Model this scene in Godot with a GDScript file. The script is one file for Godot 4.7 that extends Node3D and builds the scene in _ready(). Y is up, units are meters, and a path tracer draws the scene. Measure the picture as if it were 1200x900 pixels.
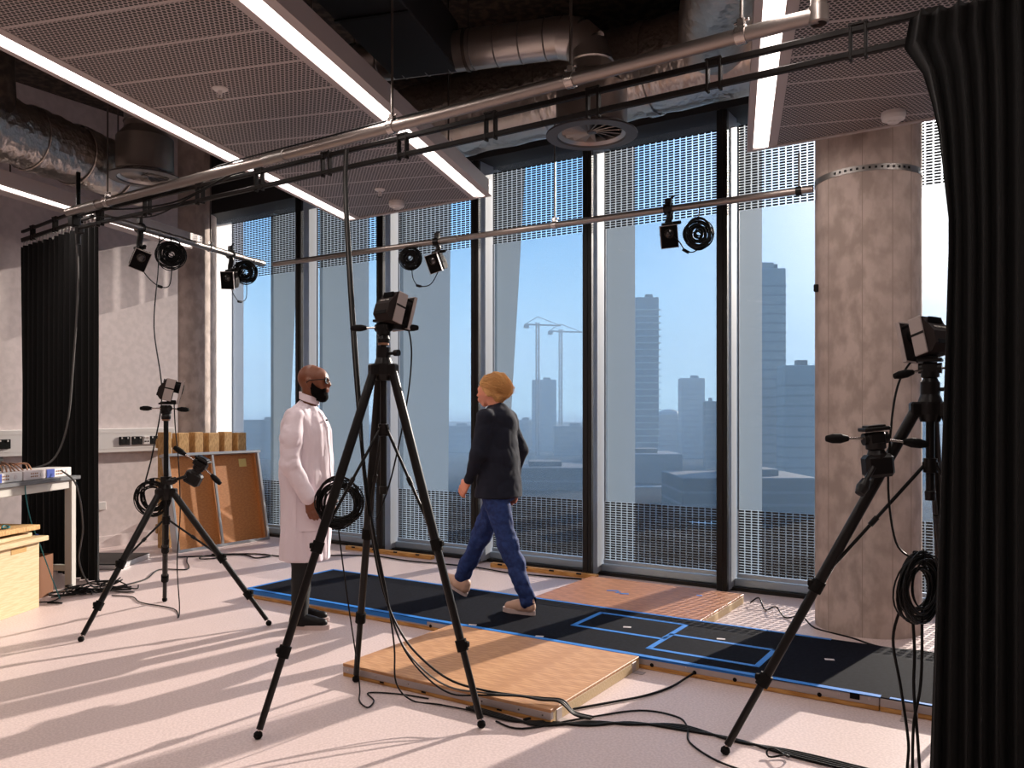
extends Node3D
# A motion-capture studio on an upper floor. Room frame: x runs along the window wall, -z points out of the windows, y is up, metres.

const GLASS_Z := -6.72
const BAY := 1.203
const STRIP_POWER := 2.15          # energy of each ceiling light strip
const HAZE := 0.0015
const STRIP_DIR := 17.3          # degrees the ceiling grid is turned against the window wall

var used := {}
var mats := {}

func _ready() -> void:
	camera_and_light()
	materials()
	build_room()
	build_windows()
	build_city()
	build_rafts()
	build_ducts()
	build_rig()
	build_curtains()
	build_platforms()
	build_left_side()
	build_tripods()
	build_cables()
	build_man()
	build_woman()

func camera_and_light() -> void:
	var cam := Camera3D.new()
	cam.name = "camera"
	cam.projection = Camera3D.PROJECTION_FRUSTUM
	cam.near = 0.05
	cam.far = 4000.0
	var f := 963.0
	cam.size = cam.near * 900.0 / f
	cam.frustum_offset = Vector2((600.0 - 590.0) / f, (487.0 - 450.0) / f) * cam.near
	cam.position = Vector3(0, 1.42, 0)
	cam.rotation_degrees = Vector3(0, 33.0, 0)
	add_child(cam)
	cam.current = true
	var sky_mat := ProceduralSkyMaterial.new()
	sky_mat.sky_top_color = Color(0.17, 0.55, 0.88)
	sky_mat.sky_horizon_color = Color(0.77, 0.93, 1.0)
	sky_mat.sky_curve = 0.16
	sky_mat.ground_bottom_color = Color(0.35, 0.42, 0.52)
	sky_mat.ground_horizon_color = Color(0.6, 0.7, 0.8)
	sky_mat.sun_angle_max = 55.0
	sky_mat.sun_curve = 0.3
	sky_mat.sky_energy_multiplier = 1.0
	var sky := Sky.new()
	sky.sky_material = sky_mat
	var env := Environment.new()
	env.background_mode = Environment.BG_SKY
	env.sky = sky
	env.background_energy_multiplier = 1.5
	env.tonemap_mode = Environment.TONE_MAPPER_LINEAR
	env.tonemap_exposure = 1.3
	env.sdfgi_enabled = true
	env.ssao_enabled = true
	env.ssil_enabled = true
	env.volumetric_fog_enabled = true
	env.volumetric_fog_density = 0.0
	var we := WorldEnvironment.new()
	we.name = "world"
	we.environment = env
	add_child(we)
	var sun := DirectionalLight3D.new()
	sun.name = "sun"
	sun.light_color = Color(1.0, 0.955, 0.905)
	sun.light_energy = 3.5
	sun.light_angular_distance = 0.6
	sun.shadow_enabled = true
	add_child(sun)
	sun.look_at_from_position(Vector3.ZERO, Vector3(-0.175, -0.36, 1.0))

# ---------------------------------------------------------------- mesh builder

class MB:
	var v := PackedVector3Array()
	var n := PackedVector3Array()
	var ix := PackedInt32Array()

	func tri(a: Vector3, b: Vector3, c: Vector3, na: Vector3, nb: Vector3, nc: Vector3) -> void:
		var k := v.size()
		v.append(a); n.append(na)
		if (c - a).cross(b - a).dot(na + nb + nc) < 0.0:
			v.append(c); n.append(nc)
			v.append(b); n.append(nb)
		else:
			v.append(b); n.append(nb)
			v.append(c); n.append(nc)
		ix.append(k); ix.append(k + 1); ix.append(k + 2)

	func quad(a: Vector3, b: Vector3, c: Vector3, d: Vector3, m: Vector3) -> void:
		tri(a, b, c, m, m, m)
		tri(a, c, d, m, m, m)

	func flat(a: Vector3, b: Vector3, c: Vector3, out_of: Vector3) -> void:
		var m := (c - a).cross(b - a).normalized()
		if m.dot((a + b + c) / 3.0 - out_of) < 0.0:
			m = -m
		tri(a, b, c, m, m, m)

	func box(c: Vector3, s: Vector3, o := Basis.IDENTITY) -> void:
		var h := s * 0.5
		for ax in 3:
			for sg in [-1.0, 1.0]:
				var m := Vector3.ZERO
				m[ax] = sg
				var u := Vector3.ZERO
				u[(ax + 1) % 3] = h[(ax + 1) % 3]
				var w := Vector3.ZERO
				w[(ax + 2) % 3] = h[(ax + 2) % 3]
				var f: Vector3 = m * h[ax]
				quad(c + o * (f - u - w), c + o * (f + u - w), c + o * (f + u + w), c + o * (f - u + w), o * m)

	# box with chamfered edges
	func bev(c: Vector3, s: Vector3, b := 0.004, o := Basis.IDENTITY) -> void:
		var h := s * 0.5
		var hull := []
		for ax in 3:
			for sg in [-1.0, 1.0]:
				var q := []
				for k in [[-1, -1], [1, -1], [1, 1], [-1, 1]]:
					var p := Vector3.ZERO
					p[ax] = sg * h[ax]
					p[(ax + 1) % 3] = k[0] * (h[(ax + 1) % 3] - b)
					p[(ax + 2) % 3] = k[1] * (h[(ax + 2) % 3] - b)
					q.append(p)
				hull.append(q)
				var m := Vector3.ZERO
				m[ax] = sg
				quad(c + o * q[0], c + o * q[1], c + o * q[2], c + o * q[3], o * m)
		for ax in 3:
			var a1 := (ax + 1) % 3
			var a2 := (ax + 2) % 3
			for s1 in [-1.0, 1.0]:
				for s2 in [-1.0, 1.0]:
					var m := Vector3.ZERO
					m[a1] = s1
					m[a2] = s2
					var pts := []
					for e in [-1.0, 1.0]:
						var p := Vector3.ZERO
						p[ax] = e * (h[ax] - b)
						p[a1] = s1 * h[a1]
						p[a2] = s2 * (h[a2] - b)
						pts.append(p)
						p[a1] = s1 * (h[a1] - b)
						p[a2] = s2 * h[a2]
						pts.append(p)
					quad(c + o * pts[0], c + o * pts[1], c + o * pts[3], c + o * pts[2], o * m.normalized())
		for sx in [-1.0, 1.0]:
			for sy in [-1.0, 1.0]:
				for sz in [-1.0, 1.0]:
					var g := Vector3(sx, sy, sz)
					var m := o * g.normalized()
					tri(c + o * (g * Vector3(h.x, h.y - b, h.z - b)), c + o * (g * Vector3(h.x - b, h.y, h.z - b)), c + o * (g * Vector3(h.x - b, h.y - b, h.z)), m, m, m)

	# a swept round bar; r is one radius or a list
	func tube(p: PackedVector3Array, r, sides := 8, caps := true) -> void:
		var cnt := p.size()
		var t0 := (p[1] - p[0]).normalized()
		var side := t0.cross(Vector3.UP)
		if side.length() < 0.05:
			side = t0.cross(Vector3.RIGHT)
		side = side.normalized()
		var rings := []
		var norms := []
		for i in cnt:
			var t := (p[mini(i + 1, cnt - 1)] - p[maxi(i - 1, 0)]).normalized()
			side = (side - t * side.dot(t)).normalized()
			var up := t.cross(side)
			var rr: float = r if not (r is Array) else r[i]
			var ring := PackedVector3Array()
			var nn := PackedVector3Array()
			for k in sides:
				var a := TAU * k / sides
				var d := side * cos(a) + up * sin(a)
				nn.append(d)
				ring.append(p[i] + d * rr)
			rings.append(ring)
			norms.append(nn)
		for i in cnt - 1:
			for k in sides:
				var k2 := (k + 1) % sides
				tri(rings[i][k], rings[i][k2], rings[i + 1][k2], norms[i][k], norms[i][k2], norms[i + 1][k2])
				tri(rings[i][k], rings[i + 1][k2], rings[i + 1][k], norms[i][k], norms[i + 1][k2], norms[i + 1][k])
		if caps:
			for e in [0, cnt - 1]:
				var m := (p[0] - p[1]).normalized() if e == 0 else (p[cnt - 1] - p[cnt - 2]).normalized()
				for k in sides:
					tri(p[e], rings[e][k], rings[e][(k + 1) % sides], m, m, m)

	func bar(a: Vector3, b: Vector3, r, sides := 10) -> void:
		tube(PackedVector3Array([a, b]), r, sides)

	# profile of (radius, height) turned round the y axis of xf; sharp corners keep their edges
	func lathe(prof: Array, xf := Transform3D.IDENTITY, sides := 24) -> void:
		for i in prof.size() - 1:
			var a: Vector2 = prof[i]
			var b: Vector2 = prof[i + 1]
			var e := b - a
			if e.length() < 1e-6:
				continue
			var m := Vector2(e.y, -e.x).normalized()
			for k in sides:
				var c0 := Vector3(cos(TAU * k / sides), 0, sin(TAU * k / sides))
				var c1 := Vector3(cos(TAU * (k + 1) / sides), 0, sin(TAU * (k + 1) / sides))
				var n0 := xf.basis * (c0 * m.x + Vector3.UP * m.y)
				var n1 := xf.basis * (c1 * m.x + Vector3.UP * m.y)
				var p := [xf * (c0 * a.x + Vector3.UP * a.y), xf * (c1 * a.x + Vector3.UP * a.y), xf * (c1 * b.x + Vector3.UP * b.y), xf * (c0 * b.x + Vector3.UP * b.y)]
				if a.x > 1e-5:
					tri(p[0], p[1], p[2], n0, n1, n1)
				if b.x > 1e-5:
					tri(p[0], p[2], p[3], n0, n1, n0)

	# a flat outline (x, y) pushed out along z of xf
	func prism(poly: PackedVector2Array, depth: float, xf := Transform3D.IDENTITY) -> void:
		var ids := Geometry2D.triangulate_polygon(poly)
		for z in [0.0, depth]:
			var m := xf.basis.z.normalized() * (1.0 if z > 0.0 else -1.0)
			for i in range(0, ids.size(), 3):
				tri(xf * Vector3(poly[ids[i]].x, poly[ids[i]].y, z), xf * Vector3(poly[ids[i + 1]].x, poly[ids[i + 1]].y, z), xf * Vector3(poly[ids[i + 2]].x, poly[ids[i + 2]].y, z), m, m, m)
		var ccw := 1.0 if not Geometry2D.is_polygon_clockwise(poly) else -1.0
		for i in poly.size():
			var a := poly[i]
			var b := poly[(i + 1) % poly.size()]
			var e := (b - a).normalized()
			var m := (xf.basis * Vector3(e.y, -e.x, 0)).normalized() * ccw
			quad(xf * Vector3(a.x, a.y, 0), xf * Vector3(b.x, b.y, 0), xf * Vector3(b.x, b.y, depth), xf * Vector3(a.x, a.y, depth), m)

	func mesh() -> ArrayMesh:
		var a := []
		a.resize(Mesh.ARRAY_MAX)
		a[Mesh.ARRAY_VERTEX] = v
		a[Mesh.ARRAY_NORMAL] = n
		a[Mesh.ARRAY_INDEX] = ix
		var m := ArrayMesh.new()
		m.add_surface_from_arrays(Mesh.PRIMITIVE_TRIANGLES, a)
		return m

# ---------------------------------------------------------------- naming and tagging

func numbered(called: String) -> String:
	var k: int = used.get(called, -1) + 1
	used[called] = k
	return called if k == 0 else "%s_%03d" % [called, k]

func tag(o: Node, label := "", category := "", group := "", kind := "") -> Node:
	for pair in [["label", label], ["category", category], ["group", group], ["kind", kind]]:
		if pair[1] != "":
			o.set_meta(pair[0], pair[1])
	return o

func thing(called: String, label: String, category: String, at := Vector3.ZERO, turn := 0.0, group := "", kind := "") -> Node3D:
	var o := Node3D.new()
	o.name = numbered(called)
	add_child(o)
	o.position = at
	o.rotation.y = turn
	tag(o, label, category, group, kind)
	return o

# one mesh under a parent; at top level it gets the next free number
func part(called: String, what, mat: Material, parent: Node = self, at := Vector3.ZERO) -> MeshInstance3D:
	var o := MeshInstance3D.new()
	o.name = numbered(called) if parent == self else called
	o.mesh = what.mesh() if what is MB else what
	o.material_override = mat
	o.position = at
	parent.add_child(o, true)
	return o

func dup(root: Node3D, at: Vector3, turn: float, label: String) -> Node3D:
	var r: Node3D = root.duplicate()
	r.name = numbered(String(root.name).rstrip("0123456789").trim_suffix("_"))
	add_child(r)
	r.position = at
	r.rotation.y = turn
	r.set_meta("label", label)
	return r

# ---------------------------------------------------------------- paths and frames

func smooth(p: Array, steps := 6) -> PackedVector3Array:
	var out := PackedVector3Array()
	for i in p.size() - 1:
		var a: Vector3 = p[maxi(i - 1, 0)]
		var b: Vector3 = p[i]
		var c: Vector3 = p[i + 1]
		var d: Vector3 = p[mini(i + 2, p.size() - 1)]
		for k in steps:
			out.append(b.cubic_interpolate(c, a, d, float(k) / steps))
	out.append(p[p.size() - 1])
	return out

func aim(forward: Vector3, up := Vector3.UP) -> Basis:      # z axis along forward
	var z := forward.normalized()
	var x := up.cross(z).normalized()
	return Basis(x, z.cross(x), z)

func upright(dir: Vector3) -> Basis:                         # y axis along dir
	var y := dir.normalized()
	var x := y.cross(Vector3.FORWARD if absf(y.z) < 0.9 else Vector3.RIGHT).normalized()
	return Basis(x, y, x.cross(y))

func coil_mesh(radius: float, loops: int, wire: float, rng_seed: int, spread := 0.02, inner := 0.58) -> MB:
	var rng := RandomNumberGenerator.new()
	rng.seed = rng_seed
	var st := MB.new()
	for l in loops:
		var r := radius * rng.randf_range(inner, 1.0)
		var off := Vector3(rng.randf_range(-1, 1) * radius * 0.09, rng.randf_range(-1, 0.4) * radius * 0.13, rng.randf_range(-1, 1) * spread)
		var tilt := Basis(Vector3(rng.randf_range(-1, 1), rng.randf_range(-1, 1), 0).normalized(), rng.randf_range(-0.2, 0.2))
		var sq := rng.randf_range(0.88, 1.10)
		var p := PackedVector3Array()
		for k in 25:
			var a := TAU * k / 24.0
			p.append(off + tilt * Vector3(cos(a) * r * sq, sin(a) * r / sq, 0))
		st.tube(p, wire, 5, false)
	return st

# ---------------------------------------------------------------- materials

func noise_tex(rng_seed: int, freq: float, c0: Color, c1: Color, lo := 0.3, hi := 0.7, oct := 4, size := 512, kind := FastNoiseLite.TYPE_SIMPLEX_SMOOTH) -> NoiseTexture2D:
	var t := NoiseTexture2D.new()
	var n := FastNoiseLite.new()
	n.seed = rng_seed
	n.noise_type = kind
	n.frequency = freq
	n.fractal_octaves = oct
	t.noise = n
	t.width = size
	t.height = size
	t.seamless = true
	var g := Gradient.new()
	g.set_color(0, c0)
	g.set_color(1, c1)
	g.set_offset(0, lo)
	g.set_offset(1, hi)
	t.color_ramp = g
	return t

func bump_tex(rng_seed: int, freq: float, strength: float, oct := 3, size := 512, kind := FastNoiseLite.TYPE_SIMPLEX_SMOOTH) -> NoiseTexture2D:
	var t := NoiseTexture2D.new()
	var n := FastNoiseLite.new()
	n.seed = rng_seed
	n.noise_type = kind
	n.frequency = freq
	n.fractal_octaves = oct
	t.noise = n
	t.width = size
	t.height = size
	t.seamless = true
	t.as_normal_map = true
	t.bump_strength = strength
	return t

func M(called: String, c: Color, rough := 0.6, metal := 0.0, o := {}) -> StandardMaterial3D:
	var m := StandardMaterial3D.new()
	m.resource_name = called
	m.albedo_color = c
	m.roughness = rough
	m.metallic = metal
	if o.has("spec"): m.metallic_specular = o.spec
	if o.has("tex") or o.has("nrm"):
		m.uv1_triplanar = true
		m.uv1_world_triplanar = o.get("world", false)
		m.uv1_scale = o.get("scale", Vector3.ONE)
	if o.has("tex"): m.albedo_texture = o.tex
	if o.has("nrm"):
		m.normal_enabled = true
		m.normal_texture = o.nrm
		m.normal_scale = o.get("ns", 1.0)
	if o.has("rim"):
		m.rim_enabled = true
		m.rim = o.rim
		m.rim_tint = 0.5
	if o.has("back"):
		m.backlight_enabled = true
		m.backlight = o.back
	if o.has("coat"):
		m.clearcoat_enabled = true
		m.clearcoat = o.coat
		m.clearcoat_roughness = 0.25
	if o.has("alpha"):
		m.transparency = BaseMaterial3D.TRANSPARENCY_ALPHA
		m.albedo_color.a = o.alpha
		m.cull_mode = BaseMaterial3D.CULL_DISABLED
	if o.has("glow"):
		m.emission_enabled = true
		m.emission = o.glow
		m.emission_energy_multiplier = o.get("power", 1.0)
	if o.has("sss"):
		m.subsurf_scatter_enabled = true
		m.subsurf_scatter_strength = o.sss
	mats[called] = m
	return m

func perforation() -> ImageTexture:
	var s := 256
	var im := Image.create(s, s, false, Image.FORMAT_RGB8)
	for y in s:
		for x in s:
			# two staggered rows of round holes in each cell, four cells a side
			var u := fposmod(x / 64.0, 1.0)
			var w := fposmod(y / 64.0, 1.0)
			var d := 9.0
			for c in [Vector2(0.5, 0.25), Vector2(0.0, 0.75), Vector2(1.0, 0.75)]:
				d = minf(d, Vector2(u - c.x, (w - c.y) * 1.732).length())
			im.set_pixel(x, y, Color.WHITE.lerp(Color(0.05, 0.045, 0.045), clampf((0.39 - d) / 0.03, 0.0, 1.0)))
	return ImageTexture.create_from_image(im)

func materials() -> void:
	var W := Color.WHITE
	M("floor", Color(0.85, 0.775, 0.76), 0.42, 0, {"tex": noise_tex(3, 0.09, Color(0.93, 0.92, 0.92), W, 0.3, 0.7, 4), "scale": Vector3.ONE * 1.3, "world": true, "spec": 0.4})
	M("wall_paint", Color(0.83, 0.78, 0.775), 0.75, 0, {"tex": noise_tex(5, 0.02, Color(0.96, 0.96, 0.96), W), "world": true})
	M("dark_soffit", Color(0.30, 0.25, 0.21), 0.9, 0, {"tex": noise_tex(6, 0.02, Color(0.6, 0.6, 0.6), W), "world": true})
	M("bulkhead", Color(0.10, 0.10, 0.11), 0.7)
	M("concrete", Color(0.76, 0.695, 0.66), 0.8, 0, {"tex": noise_tex(8, 0.015, Color(0.85, 0.84, 0.83), W, 0.25, 0.7, 5), "scale": Vector3(1.1, 0.6, 1.1), "nrm": bump_tex(9, 0.05, 3.0), "ns": 0.12})
	M("concrete_seam", Color(0.60, 0.545, 0.51), 0.85)
	M("bronze", Color(0.075, 0.068, 0.066), 0.45, 0.3)
	M("reveal", Color(0.58, 0.60, 0.63), 0.6, 0.1, {"spec": 0.3})
	M("rail_metal", Color(0.62, 0.68, 0.74), 0.35, 0.6)
	M("pane", Color(0.86, 0.93, 1.0), 0.03, 0, {"alpha": 0.06, "spec": 0.12})
	M("blind", Color(0.38, 0.50, 0.60), 0.9, 0, {"alpha": 0.22, "back": Color(0.5, 0.5, 0.5), "tex": noise_tex(12, 0.22, Color(0.5, 0.5, 0.5), W, 0.3, 0.7, 2), "scale": Vector3(2.2, 2.2, 2.2)})
	M("frosted", Color(0.95, 0.95, 0.95), 0.9, 0, {"back": Color(1.0, 1.0, 1.0)})
	M("screen_bar", Color(0.085, 0.085, 0.095), 0.55)
	M("fin", Color(0.57, 0.61, 0.63), 0.85, 0, {"spec": 0.15})
	M("perforated", Color(0.68, 0.635, 0.625), 0.5, 0.1, {"tex": perforation(), "scale": Vector3(1 / 0.10, 1 / 0.10, 1 / 0.1732)})
	M("raft_paint", Color(0.71, 0.665, 0.655), 0.5, 0.05)
	M("tube_light", W, 0.5, 0, {"glow": Color(1.0, 0.955, 0.925), "power": 2.2})
	M("foil", Color(0.80, 0.77, 0.74), 0.30, 0.95, {"nrm": bump_tex(21, 0.022, 10.0, 3, 512, FastNoiseLite.TYPE_CELLULAR), "ns": 0.8, "scale": Vector3.ONE * 1.1})
	M("spiral", Color(0.74, 0.72, 0.70), 0.30, 0.9, {"nrm": bump_tex(22, 0.01, 4.0), "ns": 0.25})
	M("galvanised", Color(0.60, 0.585, 0.57), 0.40, 0.85)
	M("diffuser", Color(0.36, 0.35, 0.35), 0.45, 0.4)
	M("pipe", Color(0.60, 0.565, 0.545), 0.38, 0.9)
	M("rail_black", Color(0.085, 0.068, 0.062), 0.5, 0, {"spec": 0.3})
	M("rod", Color(0.42, 0.39, 0.37), 0.4, 0.8)
	M("velvet", Color(0.012, 0.0095, 0.0095), 0.95, 0, {"rim": 0.10, "nrm": bump_tex(25, 0.2, 2.0), "ns": 0.3, "scale": Vector3.ONE * 3})
	M("rubber", Color(0.085, 0.092, 0.125), 0.85, 0, {"spec": 0.15, "tex": noise_tex(31, 0.05, Color(0.8, 0.8, 0.82), W), "scale": Vector3.ONE * 1.2})
	M("blue_tape", Color(0.07, 0.46, 0.80), 0.55)
	M("ply", Color(0.78, 0.595, 0.43), 0.55, 0, {"tex": noise_tex(33, 0.012, Color(0.88, 0.84, 0.80), W, 0.3, 0.7, 5), "scale": Vector3(1.1, 1, 9)})
	M("ply_dark", Color(0.77, 0.52, 0.345), 0.5, 0, {"tex": noise_tex(34, 0.015, Color(0.8, 0.75, 0.7), W), "scale": Vector3(1, 1, 9)})
	M("pine", Color(0.80, 0.71, 0.56), 0.6, 0, {"tex": noise_tex(35, 0.014, Color(0.94, 0.92, 0.89), W, 0.3, 0.7, 4), "scale": Vector3(0.9, 9, 9)})
	M("batten_wood", Color(0.80, 0.60, 0.34), 0.65, 0, {"tex": noise_tex(38, 0.014, Color(0.86, 0.8, 0.72), W, 0.3, 0.7, 4), "scale": Vector3(0.8, 9, 9)})
	M("pallet_wood", Color(0.80, 0.64, 0.42), 0.75, 0, {"tex": noise_tex(36, 0.02, Color(0.84, 0.79, 0.74), W, 0.3, 0.65, 4), "scale": Vector3(5, 1.2, 5)})
	M("hardboard", Color(0.74, 0.50, 0.29), 0.55, 0, {"tex": noise_tex(37, 0.03, Color(0.93, 0.91, 0.89), W), "scale": Vector3(1.5, 3, 3)})
	M("aluminium", Color(0.74, 0.74, 0.745), 0.35, 0.85)
	M("edge_metal", Color(0.70, 0.655, 0.645), 0.5, 0.4)
	M("white_plastic", Color(0.84, 0.82, 0.81), 0.45)
	M("black_plastic", Color(0.075, 0.068, 0.068), 0.45, 0, {"spec": 0.3})
	M("black_metal", Color(0.075, 0.066, 0.064), 0.34, 0, {"spec": 0.35})
	M("soft_black", Color(0.06, 0.055, 0.055), 0.7, 0, {"spec": 0.25})
	M("chrome", Color(0.75, 0.72, 0.70), 0.25, 0.95)
	M("camera_shell", Color(0.16, 0.135, 0.13), 0.65, 0, {"spec": 0.2})
	M("camera_side", Color(0.62, 0.575, 0.56), 0.5, 0.1)
	M("lens", Color(0.02, 0.018, 0.03), 0.1, 0, {"coat": 1.0})
	M("filter", Color(0.035, 0.03, 0.032), 0.55, 0, {"spec": 0.2})
	M("lens_ring", Color(0.18, 0.15, 0.12), 0.35, 0.6)
	M("print_white", Color(0.75, 0.72, 0.70), 0.6)
	M("brass", Color(0.66, 0.50, 0.40), 0.35, 0.8)
	M("cable", Color(0.06, 0.057, 0.057), 0.5, 0, {"spec": 0.3})
	M("cable_grey", Color(0.30, 0.29, 0.28), 0.5)
	M("cable_teal", Color(0.10, 0.42, 0.45), 0.5)
	M("blue_plastic", Color(0.03, 0.19, 0.56), 0.45)
	M("bench_top", Color(0.32, 0.32, 0.33), 0.5)
	M("bench_frame", Color(0.72, 0.70, 0.67), 0.5)
	M("cardboard", Color(0.44, 0.27, 0.15), 0.8)
	M("tan_card", Color(0.72, 0.58, 0.36), 0.8)
	M("paper", Color(0.86, 0.78, 0.50), 0.7)
	M("label_white", Color(0.80, 0.76, 0.76), 0.6)
	M("coat_cloth", Color(0.88, 0.83, 0.86), 0.85, 0, {"rim": 0.2, "nrm": bump_tex(41, 0.25, 1.5), "ns": 0.25, "scale": Vector3.ONE * 4})
	M("skin_brown", Color(0.44, 0.25, 0.155), 0.42, 0, {"sss": 0.08})
	M("skin_pale", Color(0.85, 0.56, 0.44), 0.5, 0, {"sss": 0.1})
	M("beard", Color(0.05, 0.04, 0.037), 0.9, 0, {"spec": 0.15, "nrm": bump_tex(43, 0.3, 8.0), "ns": 0.8, "scale": Vector3.ONE * 8})
	M("hair_blonde", Color(0.90, 0.69, 0.43), 0.55, 0, {"tex": noise_tex(44, 0.05, Color(0.72, 0.65, 0.55), W), "scale": Vector3(14, 3, 14), "nrm": bump_tex(45, 0.1, 8.0), "ns": 0.6})
	M("black_denim", Color(0.07, 0.066, 0.072), 0.85)
	M("denim", Color(0.13, 0.235, 0.46), 0.85, 0, {"tex": noise_tex(46, 0.02, Color(0.7, 0.72, 0.78), W), "scale": Vector3.ONE * 2.5})
	M("navy_knit", Color(0.055, 0.075, 0.14), 0.95)
	M("shoe_sole", Color(0.80, 0.72, 0.70), 0.6)
	M("shoe_tan", Color(0.80, 0.65, 0.56), 0.6)
	M("tower_a", Color(0.44, 0.43, 0.42), 0.6)
	M("tower_b", Color(0.52, 0.52, 0.51), 0.5)
	M("tower_c", Color(0.36, 0.345, 0.335), 0.7)
	M("tower_slab", Color(0.68, 0.67, 0.65), 0.6)
	M("city_ground", Color(0.26, 0.26, 0.25), 0.9, 0, {"spec": 0.1, "tex": noise_tex(51, 0.02, Color(0.6, 0.6, 0.6), W), "scale": Vector3.ONE * 0.004, "world": true})
	M("city_light", Color(0.66, 0.65, 0.63), 0.7)

# ---------------------------------------------------------------- the shell

func slab(called: String, lo: Vector3, hi: Vector3, m: String, label: String, category: String) -> MeshInstance3D:
	var st := MB.new()
	st.box((lo + hi) * 0.5, hi - lo)
	var o := part(called, st, mats[m])
	tag(o, label, category, "", "structure")
	return o

func build_room() -> void:
	slab("floor", Vector3(-9.2, -0.25, -6.6), Vector3(3.2, 0, 3.2), "floor", "pale pink speckled vinyl floor of the studio", "floor")
	slab("ceiling", Vector3(-8.75, 4.7, -6.9), Vector3(3.2, 5.0, 3.2), "dark_soffit", "dark exposed soffit above the hanging ceiling rafts", "ceiling")
	slab("wall_left", Vector3(-8.75, 0, -5.98), Vector3(-8.42, 4.7, 3.2), "wall_paint", "pale painted wall behind the black curtain", "wall")
	slab("wall_right", Vector3(3.0, 0, -6.9), Vector3(3.2, 4.7, 3.2), "wall_paint", "plain painted wall beyond the right curtain", "wall")
	slab("wall_back", Vector3(-8.42, 0, 3.0), Vector3(3.0, 4.7, 3.2), "wall_paint", "plain painted wall behind the photographer", "wall")
	slab("wall_window", Vector3(-8.95, 3.86, -6.9), Vector3(3.2, 4.7, -6.43), "bulkhead", "black bulkhead above the row of tall windows", "wall")
	slab("trim_1", Vector3(-8.95, -0.25, -6.9), Vector3(3.2, 0.03, -6.6), "bronze", "dark metal sill along the foot of the windows", "sill")
	slab("trim_2", Vector3(-9.4, 0.03, -7.2), Vector3(-8.75, 4.7, -6.70), "reveal", "grey return beside the leftmost window", "trim")
	slab("baseboard_left", Vector3(-8.42, 0, -5.98), Vector3(-8.405, 0.12, 3.0), "wall_paint", "low painted skirting along the left wall", "skirting")
	# the big round concrete column in front of the windows
	var c := thing("column", "large round board-marked concrete column before the windows", "column", Vector3(-0.96, 0, -5.98), 0, "", "structure")
	var st := MB.new()
	st.lathe([Vector2(0.33, 0), Vector2(0.33, 4.7)], Transform3D.IDENTITY, 64)
	part("shaft", st, mats.concrete, c)
	for a in [0.10, 0.52, 0.95, 1.5, 2.2, 3.2, 4.4, 5.4]:      # the formwork joints left thin ridges
		var sm := MB.new()
		sm.box(Vector3(cos(a) * 0.329, 2.35, sin(a) * 0.329), Vector3(0.004, 4.7, 0.004), Basis(Vector3.UP, -a))
		part("formwork_seam", sm, mats.concrete_seam, c)
	var band := MB.new()
	band.lathe([Vector2(0.33, 2.98), Vector2(0.334, 2.98), Vector2(0.334, 3.02), Vector2(0.33, 3.02)], Transform3D.IDENTITY, 48)
	part("perforated_strap", band, mats.galvanised, c)
	var studs := MB.new()
	for k in 14:
		var a := 0.6 + k * 0.11
		studs.box(Vector3(cos(a) * 0.335, 3.0, sin(a) * 0.335), Vector3(0.004, 0.014, 0.014), Basis(Vector3.UP, -a))
	part("strap_hole", studs, mats.bronze, c)
	var bx := MB.new()
	bx.bev(Vector3(-0.29, 2.28, 0.18), Vector3(0.03, 0.05, 0.03))
	part("fixing_block", bx, mats.black_plastic, c)
	var d := thing("column", "weathered concrete column in the far left corner", "column", Vector3(-8.75, 0, -6.32), 0, "", "structure")
	var s2 := MB.new()
	s2.lathe([Vector2(0.36, 0), Vector2(0.36, 4.7)], Transform3D.IDENTITY, 48)
	part("shaft", s2, mats.concrete, d)

# ---------------------------------------------------------------- windows

func screen_band(width: float, y0: float, y1: float) -> MB:   # a metal screen: short bars between upright gaps
	var st := MB.new()
	var nc := int(width / 0.052)
	var nr := int((y1 - y0) / 0.0215)
	for i in nc:
		for j in nr:
			st.box(Vector3((i + 0.5) * width / nc, y0 + (j + 0.5) * (y1 - y0) / nr, 0), Vector3(0.0445, 0.0148, 0.0018))
	return st

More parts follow.
